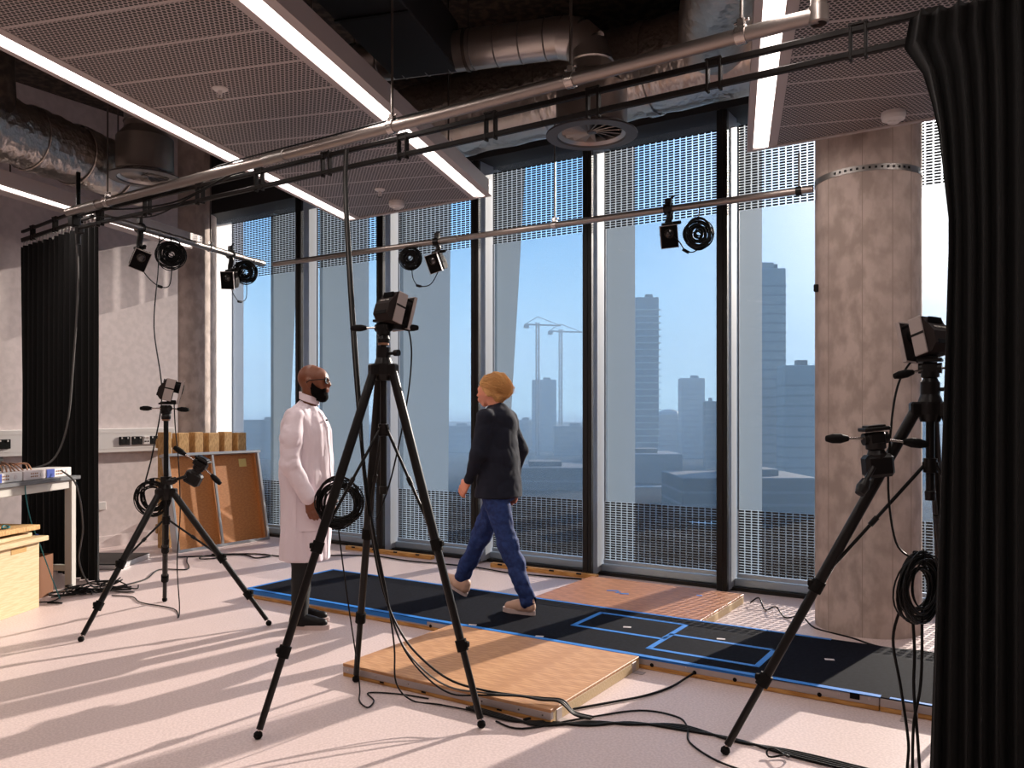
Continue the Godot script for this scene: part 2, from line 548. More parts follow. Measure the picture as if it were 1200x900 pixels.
func build_windows() -> void:
	var labels := [
		"leftmost tall window next to the corner column, bright gap at its left edge",
		"tall screened window just behind the man in the white coat",
		"tall screened window behind the middle tripod",
		"tall screened window behind the walking woman",
		"tall screened window showing the round balconied tower outside",
		"tall screened window beside the concrete column, showing a stepped tower",
		"tall screened window mostly hidden by the concrete column",
		"tall screened window hidden behind the right black curtain",
		"last tall screened window, past the right black curtain"]
	var upper := screen_band(BAY - 0.115, 3.09, 3.79).mesh()
	var lower := screen_band(BAY - 0.115, 0.135, 0.652).mesh()
	var wide_upper := screen_band(1.32, 3.09, 3.79).mesh()
	var wide_lower := screen_band(1.32, 0.135, 0.652).mesh()
	# outer fins: how far each reaches out at the foot and at the head
	var fin_out := [[6.95, 7.25], [7.58, 7.58], [7.58, 7.66], [6.84, 7.40], [7.42, 7.42], [7.50, 7.50], [7.45, 7.45], [7.4, 7.4], [7.4, 7.4]]
	for w in 9:
		var x0 := -2.11 + BAY * (w - 5) if w > 0 else -8.62
		var x1 := -2.11 + BAY * (w - 4)
		var o := thing("window_%d" % (w + 1), labels[w], "window", Vector3(x0, 0, 0), 0, "", "structure")
		var width := x1 - x0
		# mullion at the right-hand end, with a dark cap to the room and pale sides
		var cap := MB.new()
		cap.bev(Vector3(width, 1.94, -6.465), Vector3(0.088, 3.84, 0.045), 0.005)
		cap.box(Vector3(width, 1.94, -6.44), Vector3(0.018, 3.84, 0.008))
		part("mullion_cap", cap, mats.bronze, o)
		var mul := MB.new()
		mul.box(Vector3(width, 1.94, -6.60), Vector3(0.074, 3.84, 0.23))
		part("mullion", mul, mats.reveal, o)
		var left := 0.055 if w > 0 else 0.29
		var right := width - (0.075 if w < 4 else 0.05)
		# woven blind with its bottom rail and side guides
		var bl := MB.new()
		bl.box(Vector3((left + right) * 0.5, 1.872, -6.675), Vector3(right - left, 2.436, 0.0015))
		part("woven_blind", bl, mats.blind, o)
		var rl := MB.new()
		rl.bev(Vector3((left + right) * 0.5, 0.115, -6.672), Vector3(right - left, 0.035, 0.024), 0.004)
		part("bottom_rail", rl, mats.rail_metal, o)
		for e in [left + 0.008, right - 0.008]:
			var g := MB.new()
			g.box(Vector3(e, 1.95, -6.683), Vector3(0.012, 3.66, 0.014))
			part("side_guide", g, mats.reveal, o)
		if w == 0:
			var fz := MB.new()
			fz.box(Vector3(0.125, 1.96, -6.69), Vector3(0.28, 3.7, 0.003))
			part("frosted_strip", fz, mats.frosted, o)
		if w < 3:
			var gk := MB.new()
			gk.box(Vector3(width - 0.053, 1.94, -6.475), Vector3(0.016, 3.80, 0.004))
			part("pale_gasket", gk, mats.frosted, o)
		var sl := MB.new()
		sl.bev(Vector3(width * 0.5, 0.062, -6.69), Vector3(width - 0.08, 0.065, 0.09), 0.006)
		part("sill_frame", sl, mats.rail_metal, o)
		var gl := MB.new()
		gl.box(Vector3(width * 0.5, 1.96, GLASS_Z), Vector3(width - 0.07, 3.82, 0.001))
		part("pane", gl, mats.pane, o)
		for band in [[wide_upper if w == 0 else upper], [wide_lower if w == 0 else lower]]:
			tag(part("screen_bars", band[0], mats.screen_bar, o, Vector3(left + 0.006, 0, -6.676)), "", "", "", "stuff")
		var f: Array = fin_out[w]
		if true:      # every bay has one outside; the first bay has it part-way along
			var fn := MB.new()
			fn.prism(PackedVector2Array([Vector2(6.80, -0.6), Vector2(f[0], -0.6), Vector2(f[1], 4.6), Vector2(6.80, 4.6)]), 0.05, Transform3D(Basis(Vector3(0, 0, -1), Vector3.UP, Vector3(1, 0, 0)), Vector3(-0.025 if w > 0 else 0.85, 0, 0)))
			part("outer_fin", fn, mats.fin, o)

# ---------------------------------------------------------------- the city outside

func build_city() -> void:
	var yaw := deg_to_rad(33.0)
	slab("ground", Vector3(-2500, -27.0, -3000), Vector3(1800, -26.0, -40), "city_ground", "low city ground far below the windows", "ground")
	# x, z, width, top, facade, label
	var rows := [
		[-167.1, -392.3, 11.8, 62.0, "tower_a", "slim tower with stacked balconies seen through the fifth window"],
		[-182.4, -501.5, 14.6, 25.2, "tower_b", "pale square office tower right of the balconied tower"],
		[-143.6, -419.5, 5.4, 9.0, "tower_c", "narrow low block beside the right mullion of the balconied tower's window"],
		[-81.2, -305.0, 10.3, 55.3, "tower_b", "tall stepped tower seen just left of the concrete column"],
		[-65.0, -279.7, 10.7, 18.0, "tower_b", "wide block joined to the foot of the stepped tower"],
		[-311.8, -536.8, 18.0, 28.5, "tower_b", "square tower beneath the two construction cranes"],
		[-209.4, -531.7, 16.3, 2.0, "tower_b", "low dome-roofed block behind the balconied tower"],
		[-36.3, -369.9, 7.5, 13.4, "tower_b", "block seen in the gap between column and right curtain"],
		[-137.7, -447.1, 24.3, 9.4, "tower_c", "long block partly behind the stepped tower"],
		[-266.0, -495.0, 23.3, -5.6, "tower_c", "dark flat-roofed block right of the crane tower"],
		[-383.7, -585.5, 20.4, -5.8, "tower_c", "far dark terrace behind the walking woman's head"],
		[-335.7, -545.1, 17.3, -1.9, "tower_b", "small pale block left of the crane tower"],
		[-355.0, -484.9, 24.9, -6.1, "tower_c", "long low roofline in the window behind the middle tripod"],
		[-407.8, -510.2, 33.7, -8.7, "tower_c", "far low roofline behind the middle tripod's legs"],
		[-420.8, -442.1, 37.4, -5.4, "tower_c", "low roofline behind the man in the white coat"],
		[-411.1, -353.0, 40.5, -1.3, "tower_c", "broad low block seen through the leftmost window"],
		[-216.6, -455.5, 29.1, -6.9, "tower_c", "broad low block at the foot of the balconied tower"],
		[-135.2, -305.7, 37.7, -14.0, "tower_a", "nearer warehouse roof below the balconied tower"],
		[-154.2, -257.5, 40.5, -17.6, "tower_c", "nearer warehouse roof beyond the walking woman"],
		[-64.3, -220.6, 36.6, -15.3, "tower_c", "nearest dark roof below the stepped tower"],
		[-200.9, -236.3, 24.4, -20.1, "tower_c", "low dark shed beyond the middle tripod"]]
	for k in rows.size():
		var r: Array = rows[k]
		var h: float = r[3] + 26.0
		var o := thing("building", r[5], "building", Vector3(r[0], -26.0, r[1]), yaw, "city blocks outside")
		var w: float = r[2]
		var st := MB.new()
		st.bev(Vector3(0, h * 0.5, -w * 0.4), Vector3(w, h, w * 0.8), 0.3)
		if k == 3:                                       # set-back crown of the stepped tower
			st.bev(Vector3(-1.5, h + 1.2, -w * 0.4), Vector3(w * 0.55, 2.4, w * 0.5), 0.3)
		if k == 6:
			st.lathe([Vector2(w * 0.5, h), Vector2(w * 0.42, h + 2.0), Vector2(w * 0.24, h + 3.4), Vector2(0, h + 4.0)], Transform3D(Basis.IDENTITY, Vector3(0, 0, -w * 0.4)), 20)
		part("facade", st, mats[r[4]], o)
		var floors := int(h / 3.4)
		var sl := MB.new()
		for j in range(1, floors):
			var out := 0.9 if k == 0 else 0.15
			sl.box(Vector3(0.5 if k == 0 else 0.0, j * 3.4, -w * 0.4 + out), Vector3(w + out, 0.5 if k == 0 else 0.7, w * 0.8))
		if floors > 1:
			tag(part("floor_slabs", sl, mats.tower_slab if k == 0 else mats.tower_a, o), "", "", "", "stuff")
		var rf := MB.new()
		rf.box(Vector3(w * 0.12, h + 0.9, -w * 0.35), Vector3(w * 0.3, 1.8, w * 0.3))
		part("roof_plant", rf, mats.tower_c, o)
	# the air over the city is hazy
	var haze := FogVolume.new()
	haze.name = "haze"
	haze.size = Vector3(1300, 100, 620)
	haze.position = Vector3(-250, 20, -470)
	var air := FogMaterial.new()
	air.density = HAZE
	air.albedo = Color(0.82, 0.93, 1.0)
	haze.material = air
	add_child(haze)
	tag(haze, "thin haze hanging over the city outside the windows", "haze", "", "stuff")
	for row in [[-285.5, -482.3, 64.8, "slim tower crane left of its neighbour, over the square tower"], [-291.8, -525.9, 64.3, "slim tower crane nearer the window's right mullion"]]:
		var o := thing("tower_crane", row[3], "crane", Vector3(row[0], -26, row[1]), yaw + 0.3)
		var mast := MB.new()
		for e in [[-0.9, -0.9], [0.9, -0.9], [0.9, 0.9], [-0.9, 0.9]]:
			mast.bar(Vector3(e[0], 0, e[1]), Vector3(e[0], row[2] + 26.0, e[1]), 0.32, 4)
		for j in 30:
			mast.bar(Vector3(-0.9, j * 3.0, 0.9), Vector3(0.9, j * 3.0 + 3.0, 0.9), 0.18, 4)
		part("mast", mast, mats.tower_c, o)
		var jib := MB.new()
		jib.bar(Vector3(-9, row[2] + 24.5, 0), Vector3(17, row[2] + 24.5, 0), 0.55, 4)
		jib.bar(Vector3(-9, row[2] + 24.5, 0), Vector3(0, row[2] + 30, 0), 0.25, 4)
		jib.bar(Vector3(17, row[2] + 24.5, 0), Vector3(0, row[2] + 30, 0), 0.25, 4)
		part("jib", jib, mats.tower_c, o)
		var cw := MB.new()
		cw.bev(Vector3(-8, row[2] + 23.2, 0), Vector3(3.5, 2.6, 1.6), 0.2)
		part("counterweight", cw, mats.tower_c, o)
	# pale stretches of road that catch the sun
	for row in [[-128.0, -292.0, 26.0, "pale strip of road below the balconied tower"], [-68.0, -205.0, 14.0, "pale strip of road below the stepped tower"], [-205.0, -330.0, 30.0, "pale strip of road beyond the walking woman"]]:
		var rd := MB.new()
		rd.box(Vector3(0, 0, 0), Vector3(row[2], 0.3, 4.0))
		var o := part("road", rd, mats.city_light, self, Vector3(row[0], -25.8, row[1]))
		o.rotation.y = yaw + 0.1
		tag(o, row[3], "road", "", "structure")

# ---------------------------------------------------------------- hanging ceiling rafts

func raft_tiles(r: Node3D, length: float) -> void:
	var x0 := -1.36
	var x1 := -0.198
	var at := -0.037 - 0.341
	var first := true
	while at < length - 0.3:
		var z1 := minf(at + 0.341, length - 0.06)
		var st := MB.new()
		var xf := Transform3D(Basis(Vector3(1, 0, 0), Vector3(0, 0, 1), Vector3(0, -1, 0)), Vector3(0, 0.02, 0))
		if first:           # the end tile is cut on the skew
			st.prism(PackedVector2Array([Vector2(x0, 0.311 * x0 + 0.045), Vector2(-0.30, -0.0485), Vector2(-0.30, z1 - 0.0108), Vector2(x0, z1 - 0.011)]), 0.014, xf)
			first = false
		else:
			st.prism(PackedVector2Array([Vector2(x0, at + 0.011), Vector2(x1, at + 0.011), Vector2(x1, z1 - 0.011), Vector2(x0, z1 - 0.011)]), 0.014, xf)
		part("perforated_tile", st, mats.perforated, r)
		at += 0.341

func raft(at: Vector3, length: float, label: String, rods: Array) -> Node3D:
	var r := thing("ceiling_raft", label, "ceiling raft", at, deg_to_rad(STRIP_DIR))
	var xf := Transform3D(Basis(Vector3(1, 0, 0), Vector3(0, 0, 1), Vector3(0, -1, 0)), Vector3(0, 0.11, 0))
	var skew := func(x: float, d: float) -> Vector2: return Vector2(x, 0.311 * x + d)
	# side channels, end channel and plain lining behind the tiles
	var fr := MB.new()
	fr.prism(PackedVector2Array([skew.call(0, 0), skew.call(-0.057, 0), Vector2(-0.057, length), Vector2(0, length)]), 0.11, xf)
	fr.prism(PackedVector2Array([skew.call(-1.512, 0), skew.call(-1.549, 0), Vector2(-1.549, length), Vector2(-1.512, length)]), 0.11, xf)
	fr.prism(PackedVector2Array([skew.call(-0.155, 0), skew.call(-0.198, 0), Vector2(-0.198, length), Vector2(-0.155, length)]), 0.108, xf)
	fr.prism(PackedVector2Array([skew.call(-1.36, 0), skew.call(-1.415, 0), Vector2(-1.415, length), Vector2(-1.36, length)]), 0.108, xf)
	fr.prism(PackedVector2Array([skew.call(-0.057, 0), skew.call(-0.057, 0.04), skew.call(-1.512, 0.04), skew.call(-1.512, 0)]), 0.11, xf)
	part("edge_channel", fr, mats.raft_paint, r)
	var back := MB.new()
	back.prism(PackedVector2Array([skew.call(-0.01, 0.01), skew.call(-1.54, 0.01), Vector2(-1.54, length), Vector2(-0.01, length)]), 0.05, Transform3D(xf.basis, Vector3(0, 0.108, 0)))
	part("backing_tray", back, mats.raft_paint, r)
	raft_tiles(r, length)
	var ribs := MB.new()
	var z := -0.037
	while z < length - 0.1:
		ribs.box(Vector3(-0.779, 0.013, z), Vector3(1.162, 0.014, 0.021))
		z += 0.341
	part("tile_joint", ribs, mats.raft_paint, r)
	for s in [[-0.106, 0.096], [-1.463, 0.094]]:
		var d := MB.new()
		var zs: float = 0.311 * s[0] + 0.045
		d.box(Vector3(s[0], 0.012, (zs + length) * 0.5), Vector3(s[1], 0.012, length - zs))
		part("light_strip", d, mats.tube_light, r)
		var li := AreaLight3D.new()
		li.name = "strip_light"
		li.area_size = Vector2(s[1], length - zs)
		li.light_color = Color(1.0, 0.945, 0.915)
		li.light_energy = STRIP_POWER
		li.area_range = 16.0
		li.area_attenuation = 2.0
		li.shadow_enabled = true
		li.position = Vector3(s[0], 0.004, (zs + length) * 0.5)
		li.rotation_degrees.x = -90
		r.add_child(li, true)
	for k in rods:
		var rd := MB.new()
		rd.bar(Vector3(k.x, 0.10, k.y), Vector3(k.x, 4.7 - at.y, k.y), 0.007, 6)
		part("hanger_rod", rd, mats.rod, r)
	return r

func narrow_raft() -> void:
	var r := thing("ceiling_raft", "narrow ceiling raft with one light strip, far left above the black curtain", "ceiling raft", Vector3(-7.39, 3.20, -5.543), deg_to_rad(STRIP_DIR))
	var xf := Transform3D(Basis(Vector3(1, 0, 0), Vector3(0, 0, 1), Vector3(0, -1, 0)), Vector3(0, 0.11, 0))
	var skew := func(x: float) -> Vector2: return Vector2(x, 0.311 * x)
	var length := 5.2
	var fr := MB.new()
	fr.prism(PackedVector2Array([skew.call(0.0), skew.call(-0.045), Vector2(-0.045, length), Vector2(0, length)]), 0.11, xf)
	fr.prism(PackedVector2Array([skew.call(-0.16), skew.call(-0.30), Vector2(-0.30, length), Vector2(-0.16, length)]), 0.108, xf)
	part("edge_channel", fr, mats.raft_paint, r)
	var back := MB.new()
	back.prism(PackedVector2Array([skew.call(-0.01), skew.call(-0.30), Vector2(-0.30, length), Vector2(-0.01, length)]), 0.05, Transform3D(xf.basis, Vector3(0, 0.105, 0)))
	part("backing_tray", back, mats.raft_paint, r)
	var d := MB.new()
	d.box(Vector3(-0.1025, 0.012, length * 0.5), Vector3(0.112, 0.012, length - 0.1))
	part("light_strip", d, mats.tube_light, r)
	var li := AreaLight3D.new()
	li.name = "strip_light"
	li.area_size = Vector2(0.112, length - 0.1)
	li.light_color = Color(1.0, 0.945, 0.915)
	li.light_energy = STRIP_POWER
	li.area_range = 16.0
	li.area_attenuation = 2.0
	li.shadow_enabled = true
	li.position = Vector3(-0.1025, 0.004, length * 0.5)
	li.rotation_degrees.x = -90
	r.add_child(li, true)
	for z in [1.0, 2.2, 3.4]:
		var rd := MB.new()
		rd.bar(Vector3(-0.2, 0.10, z), Vector3(-0.2, 1.50, z), 0.007, 6)
		part("hanger_rod", rd, mats.rod, r)

func build_rafts() -> void:
	raft(Vector3(-3.708, 3.20, -5.544), 5.45, "big perforated ceiling raft with two light strips, over the white-coated man", [Vector2(-0.2, 0.5), Vector2(-1.4, 0.5), Vector2(-0.2, 2.6), Vector2(-1.4, 2.6)])
	raft(Vector3(-0.025, 3.20, -5.565), 5.45, "perforated ceiling raft before the concrete column, one light strip showing", [Vector2(-0.3, 0.5), Vector2(-1.4, 1.4)])
	narrow_raft()
	for s in [[Vector3(-3.741, 3.206, -2.920), "white pendent sprinkler head on the big ceiling raft, nearer the camera"], [Vector3(-4.355, 3.206, -4.912), "white pendent sprinkler head near the raft's window end, beside a detector"]]:
		var o := thing("sprinkler", s[1], "sprinkler", s[0])
		var st := MB.new()
		st.lathe([Vector2(0.0, -0.012), Vector2(0.032, -0.012), Vector2(0.042, -0.004), Vector2(0.042, 0.0)], Transform3D.IDENTITY, 20)
		part("rosette", st, mats.white_plastic, o)
		var bd := MB.new()
		bd.bar(Vector3(0, -0.01, 0), Vector3(0, -0.03, 0), 0.012)
		for e in [-1, 1]:
			bd.tube(PackedVector3Array([Vector3(0.010 * e, -0.03, 0), Vector3(0.013 * e, -0.045, 0), Vector3(0, -0.058, 0)]), 0.004, 6)
		part("frame", bd, mats.white_plastic, o)
		var df := MB.new()
		df.lathe([Vector2(0, -0.062), Vector2(0.016, -0.062), Vector2(0.016, -0.058), Vector2(0, -0.058)], Transform3D.IDENTITY, 12)
		part("deflector", df, mats.chrome, o)
	for s in [[Vector3(-4.479, 3.206, -5.264), "round white smoke detector at the end of the big raft"], [Vector3(-0.71, 3.206, -5.31), "round white smoke detector on the right raft beside the column"]]:
		var o := thing("smoke_detector", s[1], "smoke detector", s[0])
		var st := MB.new()
		st.lathe([Vector2(0, 0), Vector2(0.066, 0), Vector2(0.068, -0.022), Vector2(0.062, -0.044), Vector2(0.042, -0.054), Vector2(0, -0.056)], Transform3D.IDENTITY, 28)
		part("housing", st, mats.white_plastic, o)
		var ring := MB.new()
		ring.lathe([Vector2(0.032, -0.054), Vector2(0.030, -0.064), Vector2(0, -0.065)], Transform3D.IDENTITY, 16)
		part("sensor_cap", ring, mats.white_plastic, o)

# ---------------------------------------------------------------- ducts and diffusers

func diffuser(at: Vector3, radius: float, label: String, turn: float) -> Node3D:
	var o := thing("swirl_diffuser", label, "air diffuser", at, turn)
	var st := MB.new()
	st.lathe([Vector2(radius * 0.74, 0.012), Vector2(radius * 0.76, 0), Vector2(radius, 0.004), Vector2(radius, 0.016), Vector2(radius * 0.72, 0.03)], Transform3D.IDENTITY, 48)
	part("face_ring", st, mats.diffuser, o)
	var th := MB.new()
	th.lathe([Vector2(radius * 0.74, 0.012), Vector2(radius * 0.66, 0.03), Vector2(radius * 0.64, 0.06)], Transform3D.IDENTITY, 40)
	part("throat_ring", th, mats.spiral, o)
	for k in 16:
		var a := TAU * k / 16.0
		var v := MB.new()
		var b := Basis(Vector3.UP, a) * Basis(Vector3.RIGHT, 0.7)
		v.box(Basis(Vector3.UP, a) * Vector3(radius * 0.37, 0.045, 0), Vector3(radius * 0.56, 0.004, radius * 0.15), b)
		part("vane", v, mats.galvanised, o)
	var hub := MB.new()
	hub.lathe([Vector2(0, 0.02), Vector2(radius * 0.1, 0.025), Vector2(radius * 0.1, 0.07), Vector2(0, 0.075)], Transform3D.IDENTITY, 16)
	part("hub", hub, mats.diffuser, o)
	var pl := MB.new()
	pl.lathe([Vector2(radius * 0.66, 0.06), Vector2(radius * 0.78, 0.06), Vector2(radius * 0.78, 0.33), Vector2(radius * 0.58, 0.40), Vector2(radius * 0.56, 0.41)], Transform3D.IDENTITY, 40)
	part("plenum", pl, mats.spiral, o)
	var top := MB.new()
	top.lathe([Vector2(0, 0.20), Vector2(radius * 0.7, 0.20)], Transform3D.IDENTITY, 24)
	part("damper_plate", top, mats.soft_black, o)
	return o

func seams(path: PackedVector3Array, r: float, step: float, st: MB) -> void:
	var run := 0.0
	for i in path.size() - 1:
		run += path[i].distance_to(path[i + 1])
		if run > step:
			run = 0.0
			var d := (path[i + 1] - path[i]).normalized()
			st.lathe([Vector2(r, -0.006), Vector2(r + 0.006, 0), Vector2(r, 0.006)], Transform3D(upright(d), path[i]), 28)

func line(a: Vector3, b: Vector3, steps: int) -> PackedVector3Array:
	var p := PackedVector3Array()
	for i in steps + 1:
		p.append(a.lerp(b, float(i) / steps))
	return p

func build_ducts() -> void:
	var d := diffuser(Vector3(-2.585, 3.35, -5.10), 0.315, "round swirl air diffuser hanging before the windows, right one", 0.0)
	# spiral duct: drops into that diffuser and runs off to the left
	var o := thing("spiral_duct", "ribbed silver spiral duct with an elbow, above the right diffuser", "duct", Vector3.ZERO)
	var down := MB.new()
	down.lathe([Vector2(0.145, 3.75), Vector2(0.145, 3.86)], Transform3D(Basis.IDENTITY, Vector3(-2.585, 0, -5.10)), 36)
	for y in [3.78, 3.86]:
		down.lathe([Vector2(0.145, y - 0.01), Vector2(0.153, y), Vector2(0.145, y + 0.01)], Transform3D(Basis.IDENTITY, Vector3(-2.585, 0, -5.10)), 36)
	part("drop_collar", down, mats.spiral, o)
	var el := MB.new()
	var dirn := Vector3(-0.956, 0, 0.292)
	var c0 := Vector3(-2.585, 3.86, -5.10)
	var ep := PackedVector3Array()
	for k in 4:
		var a := PI * 0.5 * k / 3.0
		ep.append(c0 + dirn * (0.20 * (1 - cos(a))) + Vector3.UP * 0.20 * sin(a))
	for k in 3:
		el.bar(ep[k] - (ep[k + 1] - ep[k]) * 0.12, ep[k + 1] + (ep[k + 1] - ep[k]) * 0.12, 0.145, 36)
	part("elbow", el, mats.spiral, o)
	var run_from := ep[3]
	var run_to := run_from + dirn * 2.4
	var hz := MB.new()
	hz.tube(line(run_from, run_to, 2), 0.14, 40)
	part("straight_run", hz, mats.spiral, o)
	var sm := MB.new()
	seams(line(run_from, run_to, 40), 0.14, 0.13, sm)
	part("lock_seam", sm, mats.galvanised, o)
	for y in [0.7, 1.6]:
		var hook := MB.new()
		hook.lathe([Vector2(0.141, -0.012), Vector2(0.149, -0.012), Vector2(0.149, 0.012), Vector2(0.141, 0.012)], Transform3D(upright(dirn), run_from + dirn * y), 32)
		hook.bar(run_from + dirn * y + Vector3(0, 0.14, 0), Vector3((run_from + dirn * y).x, 4.7, (run_from + dirn * y).z), 0.006, 6)
		part("hanger", hook, mats.rod, o)
	# foil-wrapped main along the window head
	var m := thing("foil_duct", "big foil-wrapped duct running along above the windows", "duct", Vector3.ZERO)
	var st := MB.new()
	var rr := []
	var pp := PackedVector3Array()
	var rng := RandomNumberGenerator.new()
	rng.seed = 5
	for i in 36:
		pp.append(Vector3(-5.4 + i * 0.115, 4.10, -5.95))
		rr.append(0.345 + rng.randf_range(-0.006, 0.006))
	st.tube(pp, rr, 40)
	part("wrap", st, mats.foil, m)
	var tape := MB.new()
	for x in [-5.2, -4.3, -3.4, -2.5, -1.6]:
		tape.lathe([Vector2(0.350, -0.04), Vector2(0.356, -0.035), Vector2(0.356, 0.035), Vector2(0.350, 0.04)], Transform3D(upright(Vector3.RIGHT), Vector3(x, 4.10, -5.95)), 40)
	part("foil_tape", tape, mats.foil, m)
	# a second wrapped duct coming towards the camera
	var q := thing("foil_duct", "dark foil-wrapped duct crossing overhead left of the right raft", "duct", Vector3.ZERO)
	var s2 := MB.new()
	s2.tube(smooth([Vector3(-0.35, 4.25, -3.0), Vector3(-1.0, 4.2, -4.1), Vector3(-1.55, 4.1, -4.9), Vector3(-1.9, 4.1, -5.7)], 8), 0.27, 32)
	part("wrap", s2, mats.foil, q)
	# left: wrapped duct, riser and its diffuser
	var l := thing("foil_duct", "foil-wrapped duct along the upper left, ending at a diffuser", "duct", Vector3.ZERO)
	var s3 := MB.new()
	var a0 := Vector3(-6.33, 3.55, -2.66)
	var a1 := Vector3(-6.78, 3.55, -4.42)
	var pl := line(a0, a1, 40)
	var r3 := []
	for i in pl.size():
		r3.append(0.235 + rng.randf_range(-0.007, 0.007) + (0.012 if i % 9 < 2 else 0.0))
	s3.tube(pl, r3, 36)
	part("wrap", s3, mats.foil, l)
	var tp := MB.new()
	for f in [0.12, 0.38, 0.62, 0.85]:
		tp.lathe([Vector2(0.246, -0.045), Vector2(0.253, -0.04), Vector2(0.253, 0.04), Vector2(0.246, 0.045)], Transform3D(upright(a1 - a0), a0.lerp(a1, f)), 36)
	part("foil_tape", tp, mats.foil, l)
	var rz := MB.new()
	rz.tube(smooth([a0.lerp(a1, 0.16), a0.lerp(a1, 0.13) + Vector3(0.05, 0.35, 0), a0.lerp(a1, 0.12) + Vector3(0.1, 1.1, 0)], 6), 0.22, 28)
	part("riser", rz, mats.dark_soffit, l)
	diffuser(Vector3(-6.15, 3.36, -4.06), 0.285, "round swirl air diffuser at upper left beside the foil duct", 0.4)
	var nk := thing("duct_collar", "short metal neck above the upper left diffuser", "duct", Vector3(-6.15, 3.77, -4.06))
	var ns := MB.new()
	ns.lathe([Vector2(0.16, 0), Vector2(0.16, 0.93)], Transform3D.IDENTITY, 32)
	part("sleeve", ns, mats.spiral, nk)
	var nb := MB.new()
	for y in [0.05, 0.14]:
		nb.lathe([Vector2(0.16, y - 0.008), Vector2(0.168, y), Vector2(0.16, y + 0.008)], Transform3D.IDENTITY, 32)
	part("bead", nb, mats.galvanised, nk)
	# a dark cable tray behind the raft edge
	var tr := thing("cable_tray", "dark boxed service tray high behind the big raft", "cable tray", Vector3(-3.55, 4.1, -4.05), deg_to_rad(STRIP_DIR))
	var t1 := MB.new()
	t1.bev(Vector3(0, 0, 0), Vector3(0.5, 0.36, 1.5), 0.01)
	part("casing", t1, mats.bulkhead, tr)
	var t2 := MB.new()
	t2.box(Vector3(0, -0.185, 0.2), Vector3(0.5, 0.01, 0.03))
	t2.box(Vector3(0, 0.37, 0), Vector3(0.04, 0.40, 0.04))
	part("joint_strip", t2, mats.rail_black, tr)

# ---------------------------------------------------------------- pipes, rails and what hangs from them

func pipe(called: String, label: String, a: Vector3, b: Vector3, r: float, couplers: Array, rods: Array) -> Node3D:
	var o := thing(called, label, "pipe", a)
	var e := b - a
	var st := MB.new()
	st.bar(Vector3.ZERO, e, r, 20)
	part("tube", st, mats.pipe, o)
	for f in couplers:
		var c := MB.new()
		var d := e.normalized()
		c.lathe([Vector2(r, -0.09), Vector2(r + 0.006, -0.088), Vector2(r + 0.006, 0.088), Vector2(r, 0.09)], Transform3D(upright(d), e * f), 20)
		for k in [-0.06, -0.02, 0.02, 0.06]:
			c.bar(e * f + d * k, e * f + d * k + Vector3(0, -r - 0.012, 0.004), 0.004, 6)
		part("coupler", c, mats.galvanised, o)
	for f in rods:
		var h := MB.new()
		var p: Vector3 = e * f
		h.bar(p, Vector3(p.x, 4.7 - a.y, p.z), 0.007, 6)
		part("hanger_rod", h, mats.rod, o)
		var cl := MB.new()
		cl.lathe([Vector2(r, -0.022), Vector2(r + 0.007, -0.02), Vector2(r + 0.007, 0.02), Vector2(r, 0.022)], Transform3D(upright(e), p), 18)
		cl.bev(p + Vector3(0, r + 0.018, 0), Vector3(0.03, 0.036, 0.03), 0.003)
		cl.bar(p + Vector3(-0.03, r + 0.02, 0), p + Vector3(0.03, r + 0.03, 0), 0.006, 8)
		part("hanger_clamp", cl, mats.chrome, o)
	return o

func ladder(label: String, a: Vector3, b: Vector3, gap: float, brackets: int) -> Node3D:
	var o := thing("curtain_rail", label, "curtain rail", a)
	var e := b - a
	for y in [0.0, -gap]:
		var st := MB.new()
		st.bev((e * 0.5) + Vector3(0, y, 0), Vector3(0.026, 0.026, e.length()), 0.004, aim(e))
		part("rail", st, mats.rail_black, o)
	for k in brackets:
		var c := e * ((k + 0.5) / brackets)
		var d := e.normalized()
		var br := MB.new()
		for s in [-0.028, 0.028]:
			br.bev(c + d * s + Vector3(0, -gap * 0.5, 0.0), Vector3(0.012, gap + 0.05, 0.03), 0.002)
		br.bev(c + Vector3(0, 0.018, 0), Vector3(0.075, 0.01, 0.032), 0.002)
		part("bracket", br, mats.rail_black, o)
	return o

func hung_camera(label: String, at: Vector3, pipe_y: float, forward: Vector3, roll: float) -> void:
	var o := thing("motion_camera", label, "motion capture camera", Vector3(at.x, pipe_y, at.z), 0, "motion capture cameras")
	var drop := at.y - pipe_y
	var b := aim(forward) * Basis(Vector3(0, 0, 1), roll)
	camera_head(o, Vector3(0, drop, 0), b, 0.80, false)
	var cl := MB.new()
	cl.lathe([Vector2(0.026, -0.03), Vector2(0.040, -0.028), Vector2(0.040, 0.028), Vector2(0.026, 0.03)], Transform3D(upright(Vector3.RIGHT), Vector3.ZERO), 16)
	cl.bev(Vector3(0.0, 0.055, 0.0), Vector3(0.05, 0.05, 0.03), 0.005)
	cl.bar(Vector3(0.0, 0.07, 0), Vector3(0.055, 0.09, 0.01), 0.006)
	part("super_clamp", cl, mats.black_metal, o)
	var nk := MB.new()
	nk.tube(smooth([Vector3(0, -0.02, 0), Vector3(0.012, -0.06, 0), Vector3(-0.004, drop * 0.5, 0), Vector3(0, drop + 0.075, 0)], 4), 0.024, 12)
	nk.bev(Vector3(0, drop + 0.085, 0), Vector3(0.09, 0.02, 0.06), 0.004)
	part("ball_head", nk, mats.black_metal, o)
	var kn := MB.new()
	kn.bar(Vector3(0.01, drop + 0.09, 0), Vector3(0.10, drop + 0.085, 0.02), 0.013)
	part("locking_knob", kn, mats.soft_black, o)

